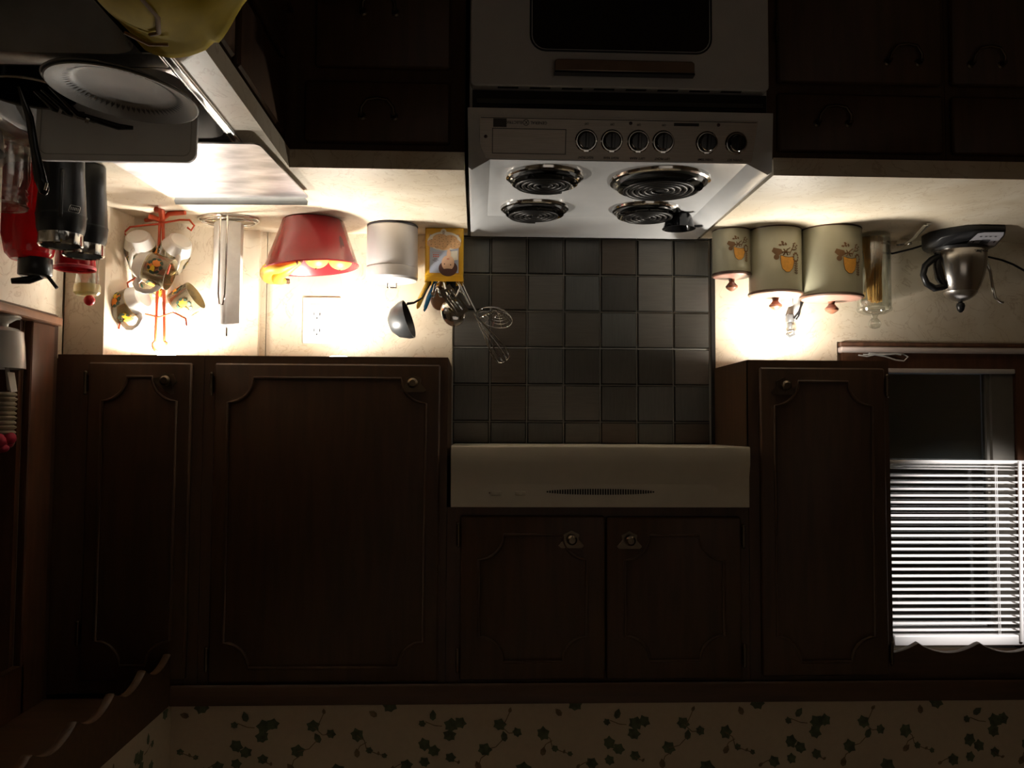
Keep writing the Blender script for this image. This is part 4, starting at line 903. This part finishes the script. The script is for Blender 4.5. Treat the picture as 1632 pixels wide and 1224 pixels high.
# ------------------------------------------------------------------ white lidded canister
t = thing('canister', 'plain satin white lidded canister between red bowl and yellow tin', 'canister', (.925, -.105, CT))
m = MB(); WC = (.925, -.108, CT)
m.lathe([(.0001, .003), (.067, .003), (.0705, .008), (.0712, .118), (.0705, .120)], WC, 56); m.build('body', mat('satin_white_metal', (.66, .63, .62), .38, .35, noise=.04), t)
m = MB(); m.lathe([(.066, 0), (.069, 0), (.0715, .003), (.0700, .006)], WC, 56); m.build('base_ring', mat('dark_grey_band', (.06, .055, .06), .4, .4), t)
m = MB(); m.lathe([(.0700, .120), (.0722, .1215), (.0722, .150), (.069, .156), (.050, .1595), (.0001, .161)], WC, 56); m.build('lid', mat('satin_white_metal', (.66, .63, .62), .38, .35), t)
m = MB(); m.tube([(WC[0]-.012, WC[1], CT+.160), (WC[0]-.012, WC[1], CT+.174), (WC[0]+.012, WC[1], CT+.174), (WC[0]+.012, WC[1], CT+.160)], .003, 8); m.build('lid_handle', CHROME, t)

# ------------------------------------------------------------------ yellow tin with utensils
tn = thing('utensil_tin', 'yellow square-cornered tin printed with a brown-haired girl and a plate of biscuits', 'tin', (.780, -.06, CT))
TX0, TX1, TY0, TY1, TZ = .7265, .8345, -.096, -.022, CT+.152
m = MB(); o8 = rrect(TX0, TY0, TX1, TY1, .006, 3); i8 = rrect(TX0+.001, TY0+.001, TX1-.001, TY1-.001, .005, 3); n = len(o8)
vs = [(p[0], p[1], CT+.001) for p in o8]+[(p[0], p[1], TZ) for p in o8]+[(p[0], p[1], TZ) for p in i8]+[(p[0], p[1], CT+.003) for p in i8]
fs = [(a*n+i, a*n+(i+1) % n, (a+1)*n+(i+1) % n, (a+1)*n+i) for a in range(3) for i in range(n)]+[tuple(range(n))[::-1], tuple(3*n+i for i in range(n))]
m.add(vs, fs); m.build('tin_body', YEL, tn)
m = MB(); m.tube([(p[0], p[1], TZ-.014) for p in o8], .0012, 6, closed=True); m.tube([(p[0], p[1], TZ) for p in o8], .0014, 6, closed=True); m.build('rolled_rim', YEL, tn)
YP = TY0
LX = {}
def lay(i): return YP-.0006-.0004*i
def fl2(m, poly, i, mi=0): m.patch(poly, lambda x, z: (x, lay(i)-OFF[0]*6e-6, z), mi, 1)
tx = lambda f_: TX1-(TX1-TX0)*f_       # f: 0 at the photo's left edge
tz = lambda f_: CT+.152*f_             # f: 0 at the foot
m = MB(); fl2(m, [(tx(.10), tz(.125)), (tx(.90), tz(.125)), (tx(.90), tz(.865)), (tx(.10), tz(.865))], 0); m.build('orange_border_print', mat('tin_print_orange', (.62, .27, .02), .4), tn, fix=False)
m = MB(); fl2(m, [(tx(.125), tz(.14)), (tx(.875), tz(.14)), (tx(.875), tz(.85)), (tx(.125), tz(.85))], 1); m.build('blue_field_print', TINB, tn, fix=False)
m = MB(); fl2(m, circle(1, 28, tx(.50), tz(.255), .047, .027), 2); m.build('plate_print', CREAMP, tn, fix=False)
m = MB()
for fx, fz, ra, rb_ in ((.40, .21, .022, .0135), (.66, .22, .020, .012), (.20, .30, .016, .012), (.76, .31, .019, .014), (.50, .34, .020, .013), (.35, .35, .012, .008)): fl2(m, circle(1, 20, tx(fx), tz(fz), ra, rb_), 3 if fz < .3 else 4)
m.build('biscuit_print', COOK, tn, fix=False)
m = MB(); random.seed(3)
for i in range(40):
    fx = .16+.10*(i % 8)+random.uniform(-.03, .03); fz = .18+.045*(i//8)+random.uniform(-.01, .01)
    if ((fx-.5)/.4)**2+((fz-.28)/.12)**2 < 1: fl2(m, circle(.0011, 6, tx(fx), tz(fz)), 5)
m.build('chip_print', CHIP, tn, fix=False)
m = MB(); fl2(m, circle(1, 28, tx(.605), tz(.765), .0265, .0225), 2); m.build('hair_print', HAIR, tn, fix=False)
m = MB(); fl2(m, circle(1, 24, tx(.60), tz(.665), .0180, .0215), 3); fl2(m, circle(1, 12, tx(.62), tz(.50), .006, .014), 3); m.build('face_print', SKIN, tn, fix=False)
m = MB(); fl2(m, [(tx(.62), tz(.45)), (tx(.85), tz(.43)), (tx(.86), tz(.60)), (tx(.72), tz(.62)), (tx(.64), tz(.52))], 2); fl2(m, circle(1, 20, tx(.48), tz(.09), .0085, .0105), 2); m.build('collar_and_seal_print', CREAMP, tn, fix=False)
m = MB(); fl2(m, circle(.0018, 8, tx(.51), tz(.685)), 4); fl2(m, circle(.0018, 8, tx(.67), tz(.70)), 4); fl2(m, circle(1, 16, tx(.60), tz(.805), .0175, .0055), 4)
for j, w_ in enumerate((.006, .008, .006)): m.box(tx(.48)-w_/2, lay(3), tz(.065+.025*j), tx(.48)+w_/2, lay(3)+.0001, tz(.075+.025*j))
for j, (w_, zf) in enumerate(((.010, .585), (.017, .61), (.008, .635))): m.box(tx(.28)-w_/2, lay(2), tz(zf), tx(.28)+w_/2, lay(2)+.0001, tz(zf+.008))
m.build('dark_print', HAIR, tn, fix=False)
m = MB(); fl2(m, circle(1, 10, tx(.60), tz(.590), .004, .0012), 4)
for j, zf in enumerate((.50, .535)):
    for i in range(4): m.box(tx(.21)-.0045*i-.0030, lay(2), tz(zf), tx(.21)-.0045*i, lay(2)+.0001, tz(zf+.022))
m.box(tx(.18), lay(2), tz(.465), tx(.42), lay(2)+.0001, tz(.470)); m.build('red_print', TRED, tn, fix=False)

gu = 'utensils standing in the yellow tin'
def util(name, label): return thing(name, label, 'utensil', (.78, -.06, CT+.01), gu)
IN = lambda dx, dy: (.780+dx, -.058+dy, CT+.03)
t = util('ladle', 'large dark grey nylon ladle leaning out toward the white canister')
m = MB(); m.tube([IN(.03, .01), (.82, -.07, 1.07), (.842, -.080, 1.112), (.865, -.09, 1.128), (.882, -.10, 1.132)], [.004, .004, .0045, .005, .006], 8, flat=.6); m.build('handle', DGREY, t)
m = MB(); m.T = Matrix.Translation((.893, -.118, 1.183)) @ Matrix.Diagonal((1.15, 1.15, 1.15, 1)) @ Vector((1, .15, .30)).to_track_quat('Z', 'Y').to_matrix().to_4x4()
m.lathe([(.0001, .034), (.020, .031), (.036, .018), (.046, -.004), (.0475, -.016), (.0455, -.016), (.044, -.004), (.034, .015), (.018, .028), (.0001, .031)], n=36); m.build('cup', DGREY, t)
t = util('spatula', 'yellow plastic handle with a blunt tapered tip leaning toward the ladle')
m = MB(); m.tube([IN(.035, -.005), (.826, -.066, 1.065), (.847, -.074, 1.115), (.853, -.077, 1.135), (.856, -.078, 1.143)], [.006, .0080, .0090, .0065, .002], 10, flat=.9); m.build('blade', YELP, t)
t = util('paring_knife', 'blue plastic blade with a pointed tip next to the yellow handle')
m = MB(); m.tube([IN(.025, -.002), (.807, -.062, 1.065), (.824, -.070, 1.11), (.833, -.074, 1.138), (.836, -.075, 1.151)], [.006, .0070, .0085, .007, .0012], 10, flat=.8); m.build('blade', BLUE, t)
m = MB(); m.tube([(.810, -.0655, 1.068), (.829, -.073, 1.115), (.838, -.077, 1.148)], .0028, 6, flat=.5); m.build('dark_edge', BLACK, t)
t = util('wooden_spoon', 'brown wooden spoon head behind the wire masher')
m = MB(); m.tube([IN(.01, .012), (.790, -.04, 1.06), (.795, -.04, 1.075)], .005, 8); m.build('handle', WSPOON, t)
m = MB(); m.ball((.796, -.042, 1.107), .035, n=24, m=12, sc=(.72, .16, 1)); m.build('bowl', WSPOON, t)
t = util('potato_masher', 'chrome wire masher with zigzag hooks at the mouth of the tin')
m = MB(); m.tube([IN(.0, -.01), (.795, -.082, 1.065), (.808, -.086, 1.075), (.812, -.088, 1.098)], .0022, 8); m.tube([IN(-.03, -.01), (.745, -.082, 1.066), (.737, -.086, 1.078), (.735, -.088, 1.096)], .0022, 8); m.build('shaft_wires', CHROME, t)
m = MB(); P = []
for i in range(49):
    f_ = i/48; P.append((.815-.085*f_, -.092+.008*math.sin(f_*20), 1.098+.012*math.sin(f_*8*PI)))
m.tube(P, .0028, 8); m.build('zigzag_head', CHROME, t)
t = util('slotted_turner', 'chrome slotted turner tilted across the mouth of the tin')
m = MB(); a_ = Vector((.772, -.098, 1.095)); b_ = Vector((.731, -.10, 1.150)); u_ = (b_-a_).normalized(); v_ = Vector((.80, .0, .60)); v_ = (v_-u_*v_.dot(u_)).normalized()*.016; L_ = (b_-a_).length
def bar(p, q_, w_, n_=Vector((0, -.0012, 0))):
    w2_ = v_.normalized()*w_; m.add([p-w2_, p+w2_, q_+w2_, q_-w2_, p-w2_+n_, p+w2_+n_, q_+w2_+n_, q_-w2_+n_], [(0, 1, 2, 3), (7, 6, 5, 4), (0, 4, 5, 1), (1, 5, 6, 2), (2, 6, 7, 3), (3, 7, 4, 0)])
for k_ in range(5): bar(a_+v_*(k_/2-1), b_+v_*(k_/2-1), .0022)
bar(a_-u_*.012, a_, .0182); bar(b_, b_+u_*.012, .0175); m.build('slotted_blade', CHROME, t)
m = MB(); m.tube([IN(.012, -.012), (.781, -.09, 1.07), a_-u_*.006], .004, 8); m.build('handle', CHROME, t)
t = util('serving_spoon', 'big polished steel serving spoon glinting behind the slotted turner')
m = MB(); m.T = Matrix.Translation((.755, -.070, 1.152)) @ Matrix.Rotation(-.35, 4, 'Y'); m.ball((0, 0, 0), .048, n=32, m=16, sc=(.72, .30, .85)); m.build('bowl', CHROME, t)
m = MB(); m.tube([IN(0, .02), (.772, -.045, 1.07), (.768, -.058, 1.115)], .004, 8); m.build('handle', CHROME, t)
t = util('black_turner', 'black nylon turner head standing in the middle of the tin')
m = MB(); m.box(.748, -.050, 1.04, .776, -.044, 1.105, b=.002); m.build('blade', BLACK, t)
m = MB(); m.tube([IN(-.01, .0), (.762, -.047, 1.045)], .005, 8); m.build('handle', BLACK, t)
t = util('whisk', 'balloon wire whisk leaning furthest over the tiles, pointing up')
m = MB(); w0 = Vector((.735, -.08, 1.075)); w1_ = Vector((.672, -.085, 1.190)); m.tube([IN(-.03, -.01), tuple(w0), tuple((w0+w1_)/2+Vector((.004, 0, 0)))], .0028, 8); m.build('handle', CHROME, t)
ax = (Vector((.600, -.085, 1.300))-w1_).normalized(); e1 = ax.cross(Vector((0, 1, 0))).normalized(); e2 = ax.cross(e1)
m = MB(); base = w1_-ax*.045
for k_ in range(5):
    a = k_*PI/5; dd = e1*math.cos(a)+e2*math.sin(a); P = []
    for i in range(21):
        s_ = i/20; th2 = PI*s_; rr = .024*math.sin(th2)**.9 * (1 if s_ < .5 else 1); ln = .165*math.sin(th2/1.0*.5) if s_ <= .5 else .165*math.sin((PI-th2)*.5)
        # teardrop loop
        ph_ = -1+2*s_; l_ = .165*(1-ph_**2*1.0)**.55; w_ = .024*math.copysign(1, ph_)*(1-abs(abs(ph_)*2-1)**2)**.8 if abs(ph_) > 0 else 0
        P.append(tuple(base+ax*l_+dd*w_))
    m.tube(P, .0009, 5)
m.build('wires', CHROME, t)
t = util('skimmer', 'round wire-mesh skimmer leaning over the tiles below the whisk')
m = MB(); m.tube([IN(-.035, 0), (.728, -.075, 1.07), (.715, -.08, 1.10), (.690, -.085, 1.150)], .0022, 8); m.build('handle', CHROME, t)
m = MB(); sc_ = Vector((.636, -.09, 1.168)); nrm = Vector((.2, -.55, .75)).normalized(); f1 = Vector((.95, 0, -.25)); f1 = (f1-nrm*f1.dot(nrm)).normalized(); f2 = nrm.cross(f1)
def sk_(a, r_, dp): return tuple(sc_+f1*(r_*1.25*math.cos(a))+f2*(r_*math.sin(a))-nrm*dp)
m.tube([sk_(i*PI/18, .040, 0) for i in range(36)], .0015, 6, closed=True)
for rr, dp in ((.034, .010), (.028, .016), (.022, .020), (.016, .023), (.009, .025)): m.tube([sk_(i*PI/12, rr, dp) for i in range(24)], .0006, 4, closed=True)
for k_ in range(6): 
    a = k_*PI/6; m.tube([sk_(a, .040*c_2, .025*(1-c_2**2)) for c_2 in [x/5-1 for x in range(11)]], .0006, 4)
m.build('mesh_cup', CHROME, t)

# ------------------------------------------------------------------ nested canisters
def canister(cx, cy, r, hh, label, asc, dang):
    t = thing('canister', label, 'canister', (cx, cy, CT), 'beige canisters with golden acorn print')
    m = MB(); m.lathe([(.0001, 0), (r*.98, 0), (r, .003), (r, hh)], (cx, cy, CT), 56); m.build('body', OLIVE, t)
    m = MB(); m.lathe([(r*1.0, 0), (r*1.012, .002), (r*1.0, .004)], (cx, cy, CT), 56); m.build('foot_rim', RIMB, t)
    m = MB(); m.lathe([(r, hh-.002), (r*1.04, hh), (r*1.05, hh+.003), (r*1.03, hh+.006), (r*.98, hh+.0065)], (cx, cy, CT), 56); m.build('lid_rim', RIMB, t)
    m = MB(); m.lathe([(r*1.0, hh+.005), (r*.95, hh+.008), (r*.55, hh+.012), (.0001, hh+.014)], (cx, cy, CT), 56); ld = m.build('lid', LIDP, t)
    k_ = .72+.28*(r/.073)
    m = MB(); m.lathe([(.011*k_, hh+.010), (.009*k_, hh+.016), (.008*k_, hh+.022), (.013*k_, hh+.028), (.0185*k_, hh+.034), (.0175*k_, hh+.039), (.010*k_, hh+.045), (.004*k_, hh+.048), (.0001, hh+.0485)], (cx, cy, CT), 28); m.build('knob', KNOBW, ld)
    # print
    R_ = r+.0006; s = asc
    def cyl(a_, z_): 
        g_ = -PI/2+dang+a_/R_; r_ = R_+OFF[0]*1.5e-5; return (cx+r_*math.cos(g_), cy+r_*math.sin(g_), CT+z_)
    z0 = hh*.60-.006*s/1.28
    m = MB()
    m.patch([(x*s, z0+z*s) for x, z in [(-.016, -.012), (-.005, -.009), (.006, -.010), (.016, -.013), (.015, .004), (.012, .016), (.004, .023), (-.004, .023), (-.012, .015), (-.016, .002)]], cyl, 0)
    m.build('golden_print', GOLDP, t, fix=False)
    m = MB()
    def ln(pts, w_=.0010): m.tube([cyl(x*s, z0+z*s) for x, z in pts], w_*s, 4, flat=1)
    ln([(-.016, -.012), (-.005, -.009), (.006, -.010), (.016, -.013), (.015, .004), (.012, .016), (.004, .023), (-.004, .023), (-.012, .015), (-.016, .002), (-.016, -.012)], .0006)
    # mushroom (left, i.e. photo side), leaves and berries
    m.patch([(x*s, z0+z*s) for x, z in [(.030, -.030), (.014, -.026), (.010, -.018), (.020, -.012), (.028, -.016), (.034, -.022)]], cyl, 0)
    m.patch(circle(.006*s, 10, .024*s, z0-.009*s), cyl, 0)
    for i in range(6): a = i*1.05; ln([(.004+.006*math.cos(a)*.3, -.020), (.004+.009*math.cos(a), -.020+.008*math.sin(a))], .0012)
    ln([(.010, -.014), (.002, -.024), (-.006, -.030)]); ln([(-.004, -.014), (-.010, -.026), (-.016, -.034), (-.014, -.040)]); ln([(-.010, -.026), (-.018, -.026), (-.024, -.030)])
    for x, z in ((.010, -.036), (.016, -.035), (.004, -.037), (.011, -.041)): m.patch([(p[0]*s, z0+p[1]*s) for p in leaf(x, z, .0045, x*90, 1)], cyl, 0, 2)
    for x, z in ((-.014, -.034), (-.020, -.032), (-.018, -.040), (-.024, -.036)): m.patch([(p[0]*s, z0+p[1]*s) for p in leaf(x, z, .0035, x*60, 1)], cyl, 0, 2)
    for i in range(10):
        a = i*.63; m.patch(circle(.0026*s, 7, (-.021+.007*math.cos(a))*s, z0+(-.010+.009*math.sin(a))*s), cyl, 0, 1)
    for i in range(5):
        for sg in (-1, 1): m.patch([(p[0]*s, z0+p[1]*s) for p in leaf(-.022+.0035*sg, .004+.005*i, .0030, sg*.6, 1)], cyl, 0, 1)
    ln([(-.022, .001), (-.022, .027)], .0007)
    m.build('brown_print', BROWNP, t, fix=False)
canister(-.036, -.105, .0535, .125, 'smallest beige acorn-print canister, next to the range', 1.02, -.13)
canister(-.157, -.118, .0725, .180, 'middle-sized beige acorn-print canister with pinkish lid', 1.28, -.14)
canister(-.313, -.130, .0830, .190, 'largest beige acorn-print canister, beside the spaghetti jar', 1.28, -.24)
# spaghetti jar
t = thing('storage_jar', 'tall clear glass jar of dry spaghetti with a round glass lid', 'jar', (-.455, -.085, CT))
GX, GY = -.455, -.090
m = MB(); m.lathe([(.0001, 0), (.042, 0), (.0455, .004), (.046, .03), (.046, .205), (.0445, .215), (.0445, .205), (.0440, .012), (.0001, .009)], (GX, GY, CT), 44); m.build('glass_body', GLASS, t)
m = MB(); m.lathe([(.047, .213), (.0485, .218), (.046, .224), (.030, .232), (.010, .236), (.008, .244), (.015, .252), (.018, .262), (.013, .272), (.0001, .275)], (GX, GY, CT), 44); m.build('glass_lid', GLASS, t)
sp = thing('spaghetti', 'bundle of dry golden spaghetti leaning inside the glass jar', 'pasta', (GX, GY, CT+.011))
m = MB(); random.seed(5)
for i in range(130):
    a = random.uniform(0, 2*PI); r_ = .030*math.sqrt(random.random()); x0 = GX+.004+r_*math.cos(a); y0 = GY+r_*math.sin(a)*.9
    x1 = GX-.006+r_*.62*math.cos(a+.3)+random.uniform(-.004, .004); y1 = GY+.3*r_*math.sin(a)+.008
    m.tube([(x0, y0, CT+.0105), (x1, y1, CT+.195+random.uniform(-.008, .004))], .0011, 4, cap=False)
for i in range(3): m.tube([(GX+.038, GY-.008*i, CT+.150-.0), (GX-.02, GY-.01, CT+.02)], .0011, 4) if False else m.tube([(GX+.034, GY-.012+.006*i, CT+.19), (GX-.010+.008*i, GY-.01, CT+.0105)], .0011, 4)
sb = m.build('strands', SPAG, sp, kind='stuff', fix=False)
# wall outlet behind canisters with plug and cords
t = thing('wall_outlet', 'ivory wall outlet peeking above the middle canister, silver plug adapter in it', 'outlet', (-.235, -.01, 1.06))
m = MB(); m.box(-.27, -.012, 1.045, -.205, -.004, 1.150, b=.003); m.build('cover_plate', WHITE, t)
m = MB(); m.box(-.235, -.050, 1.080, -.208, -.012, 1.118, b=.004); m.build('plug', mat('beige_plug', (.50, .42, .30), .4), t)
m = MB(); m.box(-.240, -.040, 1.140, -.222, -.012, 1.165, b=.003); m.box(-.236, -.034, 1.165, -.226, -.016, 1.185, b=.002); m.tube([(-.222, -.03, 1.192), (-.238, -.034, 1.188), (-.242, -.03, 1.20), (-.230, -.026, 1.206), (-.220, -.03, 1.198)], .004, 8); m.build('silver_adapter', mat('grey_adapter', (.10, .10, .10), .35, .3), t)
m = MB(); m.tube([(-.236, -.045, 1.155), (-.250, -.05, 1.135), (-.262, -.05, 1.105), (-.280, -.045, 1.09), (-.30, -.035, 1.05), (-.33, -.02, .99), (-.40, -.018, .955), (-.48, -.018, .950), (-.545, -.02, .955), (-.60, -.03, .942), (-.66, -.055, .924), (-.68, -.075, .922)], .0032, 8)
o = m.build('power_cord', BLACK); tag(o, 'black cord running from the outlet behind the glass jar to the kettle base', 'cord')
m = MB(); m.tube([(-.262, -.05, 1.035), (-.261, -.05, 1.08), (-.256, -.048, 1.12), (-.250, -.046, 1.148), (-.243, -.043, 1.158)], .0030, 8)
o = m.build('power_cord', BLACK); tag(o, 'short black cord rising straight between two canisters to the silver adapter', 'cord')
m = MB(); m.tube([(-.79, -.05, .962), (-.83, -.035, .965), (-.87, -.03, .972), (-.905, -.03, .985), (-.94, -.03, 1.004), (-.97, -.03, 1.03)], .0032, 8)
o = m.build('power_cord', BLACK); tag(o, 'black cord curving up the wall behind the kettle toward the frame edge', 'cord')
# measuring spoons
t = thing('measuring_spoons', 'nested steel measuring spoons with a dark bowl lying by the glass jar', 'spoons', (-.56, -.06, CT))
m = MB(); m.lathe([(.0001, .0035), (.012, .006), (.020, .014), (.022, .022), (.0205, .022), (.018, .014), (.011, .0085), (.0001, .006)], (-.560, -.060, CT), 28); m.build('bowl', CHROME, t)
m = MB(); m.lathe([(.0001, .010), (.012, .011), (.019, .0195), (.0001, .0195)], (-.560, -.060, CT), 28); m.build('dark_bowl', BLACKG, t)
for k_, (dx, dz) in enumerate(((0, .0), (.006, .004))):
    m = MB(); m.tube([(-.560+dx*.5, -.078, CT+.021+dz), (-.552+dx, -.15, CT+.018+dz), (-.537+dx*1.5, -.245, CT+.006+dz)], [.005, .0055, .007], 8, flat=.25); m.build('handle', CHROME if k_ else STEEL, t)
# ------------------------------------------------------------------ kettle
kt = thing('electric_kettle', 'stainless gooseneck electric kettle on a black base with a pale control panel', 'kettle', (-.69, -.13, CT))
m = MB()
# base: slab whose front is a slope carrying the control panel
Bb = [(-.597, -.13), (-.612, -.17), (-.655, -.217), (-.69, -.226), (-.765, -.222), (-.782, -.19), (-.79, -.10), (-.76, -.045), (-.69, -.03), (-.63, -.045), (-.602, -.08)]
Tt = [(-.603, -.12), (-.617, -.145), (-.655, -.168), (-.69, -.172), (-.76, -.170), (-.776, -.15), (-.782, -.10), (-.755, -.05), (-.69, -.037), (-.635, -.05), (-.607, -.08)]
ML = [.030, .026, .019, .016, .016, .022, .036, .038, .038, .038, .036]
n = len(Bb); vs = [(p[0], p[1], CT+.0006) for p in Bb]+[(p[0], p[1], CT+h_) for p, h_ in zip(Bb, ML)]+[(p[0], p[1], CT+.046) for p in Tt]
fs = [(a*n+i, a*n+(i+1) % n, (a+1)*n+(i+1) % n, (a+1)*n+i) for a in range(2) for i in range(n)]+[tuple(range(n))[::-1], tuple(2*n+i for i in range(n))]
m.add(vs, fs); m.build('base', BLACK, kt, bevel=.003)
def pz(a_, b_, o_=.0022):
    p0 = Vector((-.676, -.219, CT+.0175)).lerp(Vector((-.765, -.222, CT+.016)), a_); p1 = Vector((-.676, -.170, CT+.046)).lerp(Vector((-.765, -.170, CT+.046)), a_)
    p = p0.lerp(p1, b_); return (p.x, p.y-o_*.5, p.z+o_)
pnl = [(.16, .12), (.35, .05), (.95, .05), (1.0, .25), (.96, .96), (.0, .96)]
m = MB(); m.patch(pnl, pz, 0, 1); cp_ = m.build('control_panel', mat('pale_panel', (.55, .54, .60), .4, noise=.05), kt, fix=False)
m = MB(); pz2 = lambda a_, b_: pz(a_, b_, .0028)
m.patch([(.42, .55), (.70, .55), (.68, .82), (.40, .82)], pz2, 0, 1)
for x in (.20, .86): m.patch(circle(1, 8, x, .70, .03, .08), pz2, 0, 1)
for x in (.32, .48, .62, .78): m.patch([(x-.035, .30), (x+.035, .30), (x+.035, .36), (x-.035, .36)], pz2, 0, 1)
m.build('display', mat('panel_display', (.10, .10, .11), .4), cp_, fix=False)
KX, KY = -.694, -.115
m = MB(); m.lathe([(.073, .044), (.076, .046), (.074, .052), (.0001, .052)], (KX, KY, CT), 48); m.build('power_ring', BLACK, kt)
m = MB(); m.lathe([(.068, .048), (.0705, .056), (.0715, .075), (.069, .100), (.063, .128), (.055, .152), (.045, .170), (.0001, .171)], (KX, KY, CT), 56); m.build('body', CHROME if False else mat('polished_kettle_steel', (.58, .55, .52), .2, 1, noise=.08, nscale=30, stretch=(1, 1, .1)), kt)
m = MB(); m.lathe([(.0455, .169), (.044, .174), (.036, .184), (.022, .192), (.010, .196), (.0001, .197)], (KX, KY, CT), 48); ld = m.build('lid', STEEL, kt)
m = MB(); m.lathe([(.006, .194), (.006, .200), (.0105, .203), (.012, .210), (.009, .222), (.004, .228), (.0001, .229)], (KX, KY, CT), 24); m.build('knob', BLACK, ld)
m = MB(); m.tube([(KX+.066, KY-.01, CT+.060), (KX+.070, KY-.01, CT+.10), (KX+.066, KY-.01, CT+.13), (KX+.045, KY-.01, CT+.160)], [.013, .012, .012, .010], 10)
m.tube([(KX+.070, KY-.015, CT+.070), (KX+.092, KY-.018, CT+.082), (KX+.112, KY-.02, CT+.100), (KX+.118, KY-.02, CT+.125), (KX+.108, KY-.02, CT+.150), (KX+.085, KY-.018, CT+.163), (KX+.058, KY-.014, CT+.158)], [.009, .010, .0095, .009, .0095, .010, .009], 10)
m.build('handle', BLACK, kt)
m = MB(); m.tube([(KX-.060, KY, CT+.075), (KX-.078, KY, CT+.080), (KX-.090, KY, CT+.110), (KX-.094, KY, CT+.150), (KX-.102, KY, CT+.185), (KX-.116, KY-.002, CT+.197), (KX-.124, KY-.002, CT+.198)], [.008, .006, .0055, .005, .0045, .0045, .004], 10); m.build('spout', CHROME, kt)
text('lettering', 'BONAVITA', .009, (KX-.020, KY-.0705, CT+.0635), kt, BLACK, wid=.042, bold=.0004)

# ------------------------------------------------------------------ double wall socket
t = thing('wall_socket', 'white wide cover plate with two sockets above the red bowl', 'socket', (1.15, -.005, 1.10))
m = MB(); m.box(1.082, -.011, 1.102, 1.190, -.0045, 1.238, b=.003); m.build('cover_plate', WHITE, t)
m = MB(); m.box(1.13, -.0135, 1.122, 1.168, -.010, 1.2195, b=.002); s1 = m.build('receptacle', WHITE, t)
m = MB()
for z in (1.148, 1.195):
    m.box(1.1385, -.0140, z, 1.1415, -.0132, z+.009); m.box(1.1555, -.0140, z, 1.1575, -.0132, z+.008); m.patch(circle(.0025, 10, 1.1485, z+.016), lambda x, zz: (x, -.0139, zz), 0, 1)
m.build('slots', BLACK, s1)
